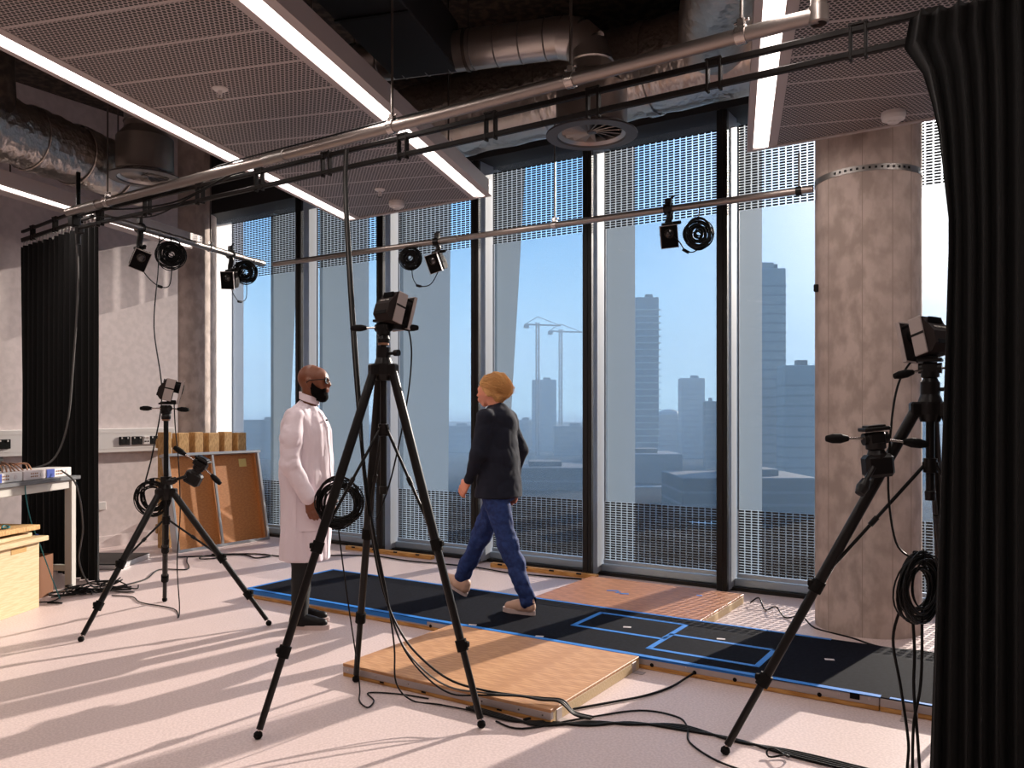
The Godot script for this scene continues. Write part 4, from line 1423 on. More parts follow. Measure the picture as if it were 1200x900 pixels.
	tm.tube(smooth([Vector3(-0.04, 0, 0), Vector3(0, 0.015, 0.02), Vector3(0.04, 0.0, 0), Vector3(0.01, 0.005, -0.03), Vector3(-0.03, 0.012, 0.02)], 5), 0.006, 6)
	part("twist", tm, mats.cable_teal, ty)
	var cb := thing("cardboard_box", "open brown cardboard box under the bench behind the crate", "box", Vector3(-6.50, 0, -3.40), turn + 0.1)
	for q in [["side", Vector3(0.0, 0.16, 0.0), Vector3(0.34, 0.32, 0.006)], ["side", Vector3(0.0, 0.16, 0.26), Vector3(0.34, 0.32, 0.006)], ["side", Vector3(-0.17, 0.16, 0.13), Vector3(0.006, 0.32, 0.26)], ["side", Vector3(0.17, 0.16, 0.13), Vector3(0.006, 0.32, 0.26)], ["base", Vector3(0.0, 0.004, 0.13), Vector3(0.34, 0.006, 0.26)]]:
		var a := MB.new()
		a.box(q[1], q[2])
		part(q[0], a, mats.cardboard, cb)
	var fl := MB.new()
	fl.box(Vector3(-0.2, 0.10, 0.10), Vector3(0.07, 0.2, 0.006), Basis(Vector3.UP, 0.8))
	part("flap", fl, mats.tan_card, cb)
	# low black force plate on the floor
	var fp := thing("force_plate", "flat black plate with a bright metal edge, on the floor by the curtain", "force plate", Vector3(-7.08, 0, -4.41), atan2(0.53, -0.85) - PI * 0.5)
	fp.basis = Basis(Vector3(-0.533, 0, -0.846), Vector3.UP, Vector3(-0.846, 0, 0.533) * -1.0)
	var f1 := MB.new()
	f1.bev(Vector3(0.32, 0.024, -0.29), Vector3(0.64, 0.044, 0.58), 0.003)
	part("body", f1, mats.aluminium, fp)
	var f2 := MB.new()
	f2.bev(Vector3(0.32, 0.049, -0.29), Vector3(0.63, 0.008, 0.57), 0.002)
	part("top_sheet", f2, mats.black_plastic, fp)
	# leaning tray with two hardboard panels in an aluminium frame
	var lean := thing("leaning_tray", "aluminium-framed hardboard tray leaning by the far corner", "panel", Vector3(-7.43, 0, -5.28))
	var y := Vector3(-0.19, 1.0, 0.0).normalized()
	lean.basis = Basis(Vector3(0.034, 0, -0.999), y, Vector3(0.034, 0, -0.999).cross(y))
	var W := 1.18
	var H := 1.04
	for q in [["bottom_rail", Vector3(W * 0.5, 0.015, -0.05), Vector3(W, 0.03, 0.10)], ["top_rail", Vector3(W * 0.5, H - 0.015, -0.05), Vector3(W + 0.05, 0.03, 0.10)], ["side_rail", Vector3(0.015, H * 0.5, -0.05), Vector3(0.03, H - 0.06, 0.10)], ["side_rail", Vector3(W - 0.015, H * 0.5, -0.05), Vector3(0.03, H - 0.06, 0.10)], ["centre_bar", Vector3(W * 0.47, H * 0.5, -0.012), Vector3(0.028, H - 0.06, 0.02)]]:
		var a := MB.new()
		a.bev(q[1], q[2], 0.003)
		part(q[0], a, mats.aluminium, lean)
	for q in [[0.03, W * 0.47], [W * 0.47, W - 0.03]]:
		var a := MB.new()
		a.bev(Vector3((q[0] + q[1]) * 0.5, H * 0.5, -0.085), Vector3(q[1] - q[0], H - 0.06, 0.012), 0.001)
		part("hardboard_panel", a, mats.hardboard, lean)
	for s in [[Vector3(W * 0.47, H * 0.5, -0.06)], [Vector3(W - 0.04, H * 0.5, -0.06)]]:
		var a := MB.new()
		a.box(s[0], Vector3(0.02, H - 0.06, 0.045))
		part("inner_batten", a, mats.hardboard, lean)
	var note := MB.new()
	note.box(Vector3(W * 0.84, H - 0.13, -0.077), Vector3(0.10, 0.09, 0.002))
	part("yellow_note", note, mats.paper, lean)
	# timber pallet standing behind it
	var pal := thing("wooden_pallet", "timber pallet standing upright behind the leaning tray", "pallet", Vector3(-7.86, 0, -5.35))
	for k in 6:
		var a := MB.new()
		var hh: float = [1.24, 1.23, 1.235, 1.225, 1.235, 1.22][k]
		var ww: float = [0.09, 0.13, 0.11, 0.14, 0.11, 0.13][k]
		a.bev(Vector3(0.0, hh * 0.5, -0.07 - k * 0.195), Vector3(0.12, hh, ww), 0.006)
		part("slat", a, mats.pallet_wood, pal)
	for yy in [0.2, 0.7, 1.12]:
		var a := MB.new()
		a.bev(Vector3(-0.09, yy, -0.56), Vector3(0.03, 0.10, 1.06), 0.004)
		part("cross_board", a, mats.pallet_wood, pal)

# ---------------------------------------------------------------- tripods

func pan_head(o: Node3D, at: Vector3, grip_a: Vector3, grip_b: Vector3) -> void:
	var h := Node3D.new()
	h.name = "pan_head"
	h.position = at
	o.add_child(h, true)
	var b := MB.new()
	b.lathe([Vector2(0, 0.0), Vector2(0.030, 0.0), Vector2(0.032, 0.02), Vector2(0.026, 0.035), Vector2(0.034, 0.04), Vector2(0.034, 0.06), Vector2(0, 0.06)], Transform3D.IDENTITY, 20)
	b.bev(Vector3(0, 0.075, 0), Vector3(0.062, 0.045, 0.05), 0.008)
	b.bar(Vector3(-0.042, 0.075, 0), Vector3(0.042, 0.075, 0), 0.021, 16)
	part("tilt_block", b, mats.black_metal, h)
	var pl := MB.new()
	pl.bev(Vector3(0, 0.108, 0), Vector3(0.09, 0.014, 0.062), 0.003)
	pl.bev(Vector3(0, 0.118, 0), Vector3(0.062, 0.008, 0.05), 0.002)
	part("quick_plate", pl, mats.black_metal, h)
	for g in [grip_a, grip_b]:
		var s := MB.new()
		s.bar(Vector3(0, 0.075, 0) + g.normalized() * 0.02, Vector3(0, 0.075, 0) + g * 0.55, 0.005, 8)
		part("handle_rod", s, mats.chrome, h)
		var k := MB.new()
		var d: Vector3 = g.normalized()
		k.lathe([Vector2(0, 0), Vector2(0.010, 0.003), Vector2(0.017, 0.03), Vector2(0.0165, 0.06), Vector2(0.011, 0.082), Vector2(0, 0.086)], Transform3D(upright(d), Vector3(0, 0.075, 0) + g * 0.5), 14)
		part("handle_grip", k, mats.soft_black, h)

func tripod(label: String, c: Vector3, crown: float, low: float, top: float, collar: float, feet: Array, grips: Array) -> Node3D:
	var o := thing("tripod", label, "tripod", Vector3(c.x, 0, c.z), 0, "camera tripods")
	var st := MB.new()
	st.lathe([Vector2(0, crown - 0.06), Vector2(0.036, crown - 0.06), Vector2(0.046, crown - 0.03), Vector2(0.046, crown + 0.02), Vector2(0.036, crown + 0.05), Vector2(0.036, crown + 0.10), Vector2(0, crown + 0.10)], Transform3D.IDENTITY, 20)
	st.bar(Vector3(0.03, crown + 0.07, 0), Vector3(0.085, crown + 0.07, 0.01), 0.008, 8)
	st.bar(Vector3(0.08, crown + 0.07, 0.01), Vector3(0.105, crown + 0.07, 0.012), 0.016, 10)
	part("crown", st, mats.black_metal, o)
	var col := MB.new()
	col.bar(Vector3(0, low, 0), Vector3(0, top, 0), 0.0165, 16)
	col.lathe([Vector2(0, low - 0.02), Vector2(0.019, low - 0.02), Vector2(0.021, low + 0.015), Vector2(0.0165, low + 0.02)], Transform3D.IDENTITY, 16)
	part("centre_column", col, mats.black_metal, o)
	var br := MB.new()
	br.lathe([Vector2(0.017, top - 0.012), Vector2(0.027, top - 0.010), Vector2(0.027, top + 0.004), Vector2(0, top + 0.004)], Transform3D.IDENTITY, 18)
	part("brass_ring", br, mats.brass, o)
	var sp := MB.new()
	sp.lathe([Vector2(0.0165, collar - 0.03), Vector2(0.026, collar - 0.028), Vector2(0.026, collar + 0.028), Vector2(0.0165, collar + 0.03)], Transform3D.IDENTITY, 16)
	part("spreader_collar", sp, mats.black_metal, o)
	for f in feet:
		var ft := Vector3(f.x - c.x, 0.0, f.z - c.z)
		var out := Vector3(ft.x, 0, ft.z).normalized()
		var a := out * 0.052 + Vector3(0, crown - 0.01, 0)
		var tip: Vector3 = ft + Vector3(0, 0.022, 0)
		var e := tip - a
		var d := e.normalized()
		var leg := MB.new()
		leg.bar(a, a + e * 0.52, 0.0225, 14)
		leg.bar(a + e * 0.50, a + e * 0.80, 0.0190, 14)
		leg.bar(a + e * 0.78, tip - d * 0.02, 0.0155, 14)
		leg.bev(a, Vector3(0.045, 0.06, 0.05), 0.008, Basis(Vector3.UP, atan2(out.x, out.z)))
		var l := part("leg", leg, mats.black_metal, o)
		for t in [0.51, 0.79]:
			var cl := MB.new()
			cl.lathe([Vector2(0.019, -0.028), Vector2(0.0275, -0.026), Vector2(0.0275, 0.026), Vector2(0.019, 0.028)], Transform3D(upright(d), a + e * t), 14)
			var sd := d.cross(out.cross(d)).normalized() if out.cross(d).length() > 0.01 else Vector3.RIGHT
			cl.bev(a + e * t + sd * 0.028, Vector3(0.022, 0.026, 0.022), 0.004)
			part("leg_clamp", cl, mats.soft_black, l)
		var ru := MB.new()
		ru.lathe([Vector2(0, 0.0), Vector2(0.013, 0.002), Vector2(0.020, 0.012), Vector2(0.018, 0.026), Vector2(0.009, 0.034), Vector2(0, 0.036)], Transform3D(Basis.IDENTITY, Vector3(ft.x, 0.0, ft.z)), 14)
		part("rubber_foot", ru, mats.soft_black, l)
		var pin := MB.new()
		pin.bar(ft + Vector3(0, 0.03, 0), tip - d * 0.03, 0.006, 8)
		part("foot_pin", pin, mats.chrome, l)
		var brace := MB.new()
		var hit := a + e * 0.49
		brace.bar(out * 0.022 + Vector3(0, collar, 0), hit, 0.0075, 8)
		brace.bev(out * 0.022 + Vector3(0, collar, 0), Vector3(0.016, 0.03, 0.016), 0.003)
		brace.bar((out * 0.022 + Vector3(0, collar, 0)).lerp(hit, 0.45), (out * 0.022 + Vector3(0, collar, 0)).lerp(hit, 0.52), 0.012, 8)
		part("brace", brace, mats.black_metal, o)
	pan_head(o, Vector3(0, top, 0), grips[0], grips[1])
	return o

func tripod_camera(label: String, at: Vector3, forward: Vector3, roll: float, s: float) -> void:
	var o := thing("motion_camera", label, "motion capture camera", at, 0, "motion capture cameras")
	camera_head(o, Vector3.ZERO, aim(forward) * Basis(Vector3(0, 0, 1), roll), s, true)
	var ft := MB.new()
	ft.bev(Vector3(0, -0.105 * s, -0.01), Vector3(0.06, 0.03, 0.06), 0.004, aim(Vector3(forward.x, 0, forward.z)))
	part("mounting_foot", ft, mats.black_metal, o)

func spare_head(label: String, at: Vector3, turn: float, lean: float) -> void:
	var o := thing("spare_pan_head", label, "tripod head", at, turn)
	o.rotation.z = lean
	o.scale = Vector3.ONE * 1.15
	pan_head(o, Vector3(0, 0.02, 0), Vector3(-0.20, 0.02, 0.03), Vector3(0.18, -0.04, 0.02))
	var cl := MB.new()
	cl.bev(Vector3(0, 0.0, 0), Vector3(0.10, 0.08, 0.06), 0.012)
	cl.bar(Vector3(-0.03, 0.0, 0.03), Vector3(-0.075, -0.05, 0.05), 0.009, 8)
	cl.lathe([Vector2(0, -0.03), Vector2(0.016, -0.028), Vector2(0.022, 0.0), Vector2(0.016, 0.028), Vector2(0, 0.03)], Transform3D(upright(Vector3(-0.6, -0.7, 0.3)), Vector3(-0.085, -0.062, 0.055)), 10)
	part("leg_clamp", cl, mats.black_metal, o)

func tied_coil(label: String, at: Vector3, radius: float, turn: float, loops: int, rng_seed: int) -> void:
	var o := thing("cable_coil", label, "cable coil", at, turn, "cable coils on the tripods")
	part("loops", coil_mesh(radius, loops, 0.0036, rng_seed, 0.018), mats.cable, o)
	var t := MB.new()
	t.bev(Vector3(0.0, radius * 0.82, 0), Vector3(0.02, 0.05, 0.05), 0.004)
	part("strap", t, mats.soft_black, o)

func build_tripods() -> void:
	tripod("tall black tripod standing in the middle of the view before the plywood", Vector3(-2.662, 0, -3.030), 1.65, 1.06, 1.772, 1.35, [Vector3(-2.87, 0, -2.44), Vector3(-3.045, 0, -3.245), Vector3(-2.12, 0, -3.08)], [Vector3(-0.15, 0.0, 0.07), Vector3(0.14, 0.0, -0.10)])
	tripod_camera("motion capture camera on top of the tall middle tripod", Vector3(-2.618, 1.936, -3.055), Vector3(0.16, -0.30, -0.98), 0.0, 0.80)
	tied_coil("black cable coil strapped to the middle tripod's left leg", Vector3(-2.855, 1.00, -2.925), 0.118, 0.6, 22, 21)
	tripod("shorter black tripod standing on the left before the leaning tray", Vector3(-5.03, 0, -3.48), 0.90, 0.55, 1.395, 0.70, [Vector3(-5.035, 0, -2.883), Vector3(-5.585, 0, -3.852), Vector3(-4.359, 0, -3.797)], [Vector3(-0.17, 0.0, 0.10), Vector3(0.13, -0.01, -0.08)])
	tripod_camera("motion capture camera seen edge-on atop the left tripod", Vector3(-5.005, 1.595, -3.495), Vector3(0.59, -0.24, -0.80), 0.0, 0.80)
	tied_coil("black cable coil hanging on the left tripod's crown", Vector3(-5.115, 0.86, -3.43), 0.125, 0.6, 20, 22)
	spare_head("spare pan head clamped to the left tripod's right leg", Vector3(-4.865, 0.99, -3.575), 0.5, -0.5)
	tripod("dark tripod half hidden behind the right curtain, its long leg reaching left", Vector3(-0.36, 0, -3.70), 1.455, 1.10, 1.535, 1.22, [Vector3(-1.096, 0, -3.395), Vector3(0.20, 0, -3.62), Vector3(-0.33, 0, -4.25)], [Vector3(-0.11, -0.03, 0.08), Vector3(0.16, 0.0, -0.05)])
	tripod_camera("motion capture camera beside the right curtain, in front of the column", Vector3(-0.375, 1.735, -3.72), Vector3(-0.80, -0.26, -0.50), 0.05, 0.82)
	spare_head("spare pan head with two grips clamped on the right tripod's leg", Vector3(-0.535, 1.22, -3.575), 0.6, 0.1)

# ---------------------------------------------------------------- cables

func cable(label: String, pts: Array, r := 0.0045, m := "cable", steps := 6) -> void:
	var st := MB.new()
	st.tube(smooth(pts, steps), r, 6)
	tag(part("cable", st, mats[m]), label, "cable")

func build_cables() -> void:
	var V := func(x: float, y: float, z: float) -> Vector3: return Vector3(x, y, z)
	# bundle that hangs from the thick pipe, passes the middle tripod and lands on the floor
	for k in 4:
		var s := (k - 1.5) * 0.008
		var w: float = [0.05, -0.02, 0.02, -0.05][k]
		cable(["thickest dangling cable of the bundle left of the middle tripod", "grey dangling cable of the bundle left of the middle tripod", "third dangling cable of the bundle left of the middle tripod", "shortest dangling cable of the bundle left of the middle tripod"][k], [
			V.call(-3.29 + s, 2.93, -3.43), V.call(-3.26 + s, 2.70, -3.39), V.call(-3.07 + s * 1.2, 2.12, -3.23), V.call(-2.89 + s, 1.49, -3.10), V.call(-2.80 + s + w * 0.2, 1.10, -3.05), V.call(-2.72 + s, 0.78, -3.035), V.call(-2.65 + s * 0.6, 0.54, -3.035)] + ([
			V.call(-2.56 + w * 0.3, 0.36 - k * 0.02, -3.04), V.call(-2.44 + w * 0.4, 0.25 - k * 0.03, -3.06), V.call(-2.31 + w * 0.3, 0.175 - k * 0.03, -3.10), V.call(-2.17, 0.128 - k * 0.008, -3.18 + s), V.call(-2.05 + s, 0.096 + k * 0.002, -3.285 + s), V.call(-1.95, 0.088, -3.33 + s * 2.0), V.call(-1.865, 0.085, -3.36 + s * 2.0), V.call(-1.81 + s, 0.03, -3.39 + s * 2.0), V.call(-1.74, 0.010, -3.43 + s * 2.0)] if k < 3 else [
			V.call(-2.62, 0.30, -3.06), V.call(-2.66, 0.10, -3.12), V.call(-2.60, 0.008, -3.17), V.call(-2.45, 0.007, -3.20), V.call(-2.20, 0.008, -3.22), V.call(-2.0, 0.008, -3.235)]), 0.0055 if k == 0 else 0.0045, "cable" if k != 1 else "cable_grey", 6)
	cable("lead falling from the coil on the middle tripod and looping on the floor", [V.call(-2.87, 0.90, -2.93), V.call(-2.88, 0.72, -2.97), V.call(-2.91, 0.45, -3.05), V.call(-2.93, 0.2, -3.12), V.call(-2.92, 0.02, -3.14), V.call(-2.82, 0.006, -3.03), V.call(-2.72, 0.006, -2.98), V.call(-2.76, 0.006, -3.07), V.call(-2.86, 0.006, -3.14), V.call(-2.72, 0.006, -3.21), V.call(-2.55, 0.006, -3.24)], 0.004)
	cable("thin lead curving down behind the middle tripod from its camera", [V.call(-2.575, 1.90, -3.09), V.call(-2.545, 1.74, -3.10), V.call(-2.56, 1.49, -3.085), V.call(-2.63, 1.12, -3.05), V.call(-2.70, 0.91, -3.02)], 0.004)
	# black cables slung along the thick pipe
	cable("sagging black cable tied along the left part of the thick pipe", [V.call(-3.6, 2.985, -3.43), V.call(-4.2, 2.96, -3.43), V.call(-4.55, 2.90, -3.43), V.call(-4.9, 2.86, -3.44), V.call(-5.35, 2.88, -3.44), V.call(-5.75, 2.93, -3.44), V.call(-6.0, 2.95, -3.45)], 0.006)
	cable("upper black cable lying along the thick pipe towards the corner", [V.call(-2.6, 2.99, -3.33), V.call(-3.4, 2.992, -3.345), V.call(-4.3, 2.99, -3.36), V.call(-4.75, 2.96, -3.44), V.call(-5.2, 2.93, -3.45), V.call(-5.7, 2.97, -3.40), V.call(-6.05, 2.985, -3.40)], 0.005)
	cable("black cable drooping lowest below the left part of the thick pipe", [V.call(-4.3, 2.95, -3.44), V.call(-4.7, 2.87, -3.44), V.call(-5.1, 2.80, -3.445), V.call(-5.5, 2.84, -3.445), V.call(-5.9, 2.90, -3.445)], 0.005)
	# floor bundle to the right
	for k in 4:
		var o := (k - 1.5) * 0.018
		cable(["nearest strand of the floor cables running right to the long tripod leg", "second strand of the floor cables running right, crossing the others", "third strand of the floor cables running right", "farthest strand of the floor cables running right, by the plywood corner"][k], [V.call(-2.30, 0.008 + k * 0.003, -3.24 + o), V.call(-2.05, 0.008, -3.225 + o * 0.6), V.call(-1.90, 0.008, -3.26 - o), V.call(-1.72, 0.007, -3.38 + o), V.call(-1.57, 0.007, -3.48 - o * 0.5), V.call(-1.36, 0.007, -3.56 + o), V.call(-1.11, 0.007, -3.55 - o * 0.4), V.call(-0.85, 0.007, -3.54 + o), V.call(-0.55, 0.007, -3.52 + o)], 0.0055)
	cable("cable curving over the bare floor from a hole in the walkway edge", [V.call(-1.554, 0.03, -4.285), V.call(-1.57, 0.02, -4.22), V.call(-1.60, 0.008, -4.05), V.call(-1.66, 0.008, -3.86), V.call(-1.75, 0.008, -3.70), V.call(-1.90, 0.008, -3.45), V.call(-2.0, 0.008, -3.25)], 0.006)
	cable("lead that wanders past the plywood's right corner and back to the bundle", [V.call(-2.1, 0.006, -3.17), V.call(-1.95, 0.006, -3.16), V.call(-1.78, 0.006, -3.42), V.call(-1.60, 0.006, -3.66), V.call(-1.42, 0.006, -3.68), V.call(-1.33, 0.006, -3.58), V.call(-1.26, 0.006, -3.42), V.call(-1.10, 0.006, -3.30), V.call(-0.95, 0.006, -3.26)], 0.0045)
	var lp := PackedVector3Array()
	for k in 17:
		lp.append(Vector3(cos(TAU * k / 16.0) * 0.045, 0.02 + 0.010 * sin(TAU * k / 8.0), sin(TAU * k / 16.0) * 0.030))
	var lm := MB.new()
	lm.tube(lp, 0.004, 6)
	tag(part("cable_loop", lm, mats.cable, self, Vector3(-0.90, 0, -3.47)), "small upright loop of cable beside the long tripod leg's foot", "cable")
	cable("thin cable rippling over the floor and past the foot of the column", [V.call(-1.80, 0.02, -6.16), V.call(-1.74, 0.06, -6.18), V.call(-1.66, 0.006, -6.05), V.call(-1.57, 0.05, -6.0), V.call(-1.48, 0.006, -5.90), V.call(-1.36, 0.04, -5.86), V.call(-1.24, 0.006, -5.72), V.call(-1.0, 0.006, -5.60), V.call(-0.80, 0.006, -5.47), V.call(-0.55, 0.006, -5.50), V.call(-0.35, 0.006, -5.45)], 0.0055)
	cable("cable on the floor running along the windows behind the white-coated man", [V.call(-7.05, 0.008, -5.40), V.call(-6.69, 0.008, -5.66), V.call(-6.3, 0.008, -5.72), V.call(-6.0, 0.008, -6.0), V.call(-5.6, 0.008, -6.22), V.call(-5.1, 0.008, -6.20), V.call(-4.46, 0.008, -6.28), V.call(-3.95, 0.008, -6.22), V.call(-3.3, 0.008, -6.32)], 0.007)
	cable("looped floor cable in front of the leaning tray", [V.call(-7.2, 0.008, -5.1), V.call(-6.95, 0.008, -5.35), V.call(-6.8, 0.012, -5.25), V.call(-6.9, 0.012, -5.15), V.call(-7.0, 0.012, -5.3), V.call(-6.75, 0.008, -5.55), V.call(-6.5, 0.008, -5.5), V.call(-6.45, 0.012, -5.65), V.call(-6.6, 0.012, -5.68)], 0.007)
	# left tripod
	cable("long lead sagging from the left pipe to the left tripod", [V.call(-6.19, 2.93, -4.22), V.call(-6.0, 2.61, -4.08), V.call(-5.82, 2.12, -3.92), V.call(-5.28, 1.585, -3.62), V.call(-5.12, 1.17, -3.44), V.call(-5.16, 0.91, -3.40), V.call(-5.13, 0.76, -3.42)], 0.005)
	cable("thin lead down the left tripod from its camera to the floor", [V.call(-4.97, 1.52, -3.50), V.call(-4.955, 1.33, -3.50), V.call(-4.935, 1.11, -3.51), V.call(-4.93, 0.76, -3.52), V.call(-4.95, 0.41, -3.51), V.call(-4.98, 0.1, -3.55), V.call(-5.04, 0.006, -3.58), V.call(-5.3, 0.006, -3.73), V.call(-5.68, 0.006, -3.72), V.call(-5.92, 0.006, -3.80), V.call(-6.1, 0.006, -3.74)], 0.0045)
	# left tangle under the bench
	var rng := RandomNumberGenerator.new()
	rng.seed = 17
	var tg := MB.new()
	for k in 16:
		var pts := []
		var x := rng.randf_range(-6.55, -6.25)
		var z := rng.randf_range(-3.9, -3.35)
		for j in 7:
			pts.append(Vector3(x, 0.01 + rng.randf_range(0.0, 0.05) * (1.0 if k < 10 else 0.2), z))
			x += rng.randf_range(-0.11, 0.12) + (-6.35 - x) * 0.2
			z += rng.randf_range(-0.16, 0.14) + (-3.75 - z) * 0.1
		tg.tube(smooth(pts, 5), 0.0055, 5)
	var tn := thing("cable_tangle", "black tangle of cables on the floor under the bench and curtain", "cables")
	tag(part("strands", tg, mats.cable, tn), "", "", "", "stuff")
	cable("loose cable trailing from the tangle past the left tripod", [V.call(-6.35, 0.01, -3.9), V.call(-6.45, 0.008, -4.26), V.call(-6.75, 0.008, -4.6), V.call(-6.55, 0.008, -4.75), V.call(-6.9, 0.008, -5.0), V.call(-7.1, 0.008, -5.15)], 0.006)
	cable("pale grey cable hanging down in front of the left curtain to the bench", [V.call(-6.62, 3.02, -3.74), V.call(-6.68, 2.54, -3.80), V.call(-6.72, 1.83, -3.78), V.call(-6.74, 1.33, -3.74), V.call(-6.80, 1.06, -3.66), V.call(-6.80, 0.99, -3.48), V.call(-6.62, 0.965, -3.27)], 0.008, "cable_grey")
	cable("grey cable drooping from the far signal box down to the floor", [V.call(-6.50, 0.985, -3.56), V.call(-6.42, 0.86, -3.64), V.call(-6.40, 0.53, -3.68), V.call(-6.42, 0.26, -3.66), V.call(-6.35, 0.06, -3.72), V.call(-6.2, 0.01, -3.84), V.call(-6.05, 0.01, -3.9)], 0.007, "cable_grey")
	cable("thin teal cable dangling from the bench front over the crate", [V.call(-6.33, 0.93, -3.20), V.call(-6.325, 0.82, -3.20), V.call(-6.29, 0.63, -3.22), V.call(-6.26, 0.45, -3.27), V.call(-6.25, 0.20, -3.35), V.call(-6.26, 0.02, -3.42)], 0.0045, "cable_teal")
	var bp := MB.new()
	bp.bev(Vector3.ZERO, Vector3(0.022, 0.07, 0.022), 0.004)
	tag(part("cable_joiner", bp, mats.blue_plastic, self, Vector3(-6.268, 0.50, -3.25)), "small blue plug on the teal cable beside the crate", "plug")
	# right: coil and loose leads in front of the curtain edge
	tied_coil("thick black hank of cable hanging at the right curtain's edge", Vector3(-0.385, 0.755, -3.57), 0.135, 1.1, 34, 23)
	cable("lead swinging down from the right camera past the column to the hank", [V.call(-0.42, 1.66, -3.73), V.call(-0.47, 1.56, -3.68), V.call(-0.49, 1.40, -3.62), V.call(-0.50, 1.13, -3.60), V.call(-0.47, 0.92, -3.58), V.call(-0.41, 0.86, -3.57)], 0.0045)
	for k in 3:
		var s := (k - 1) * 0.035
		cable(["leftmost lead hanging from the hank at the right curtain to the floor", "middle lead hanging from the hank at the right curtain to the floor", "rightmost lead hanging from the hank at the right curtain to the floor"][k], [V.call(-0.41 + s, 0.68, -3.56), V.call(-0.42 + s * 1.6 + [0.0, 0.02, -0.01][k], 0.54 - k * 0.03, -3.55), V.call(-0.40 + s * [1.3, -0.5, 0.6][k], 0.36, -3.53), V.call(-0.385 + s * [0.9, 1.2, -0.4][k], 0.16 + k * 0.03, -3.51), V.call(-0.37 + s * [1.2, 0.6, -0.8][k], 0.01, -3.50), V.call(-0.33 - s, 0.008, -3.42)], 0.006)

# ---------------------------------------------------------------- figures: smooth-joined tapered bones meshed as surface nets

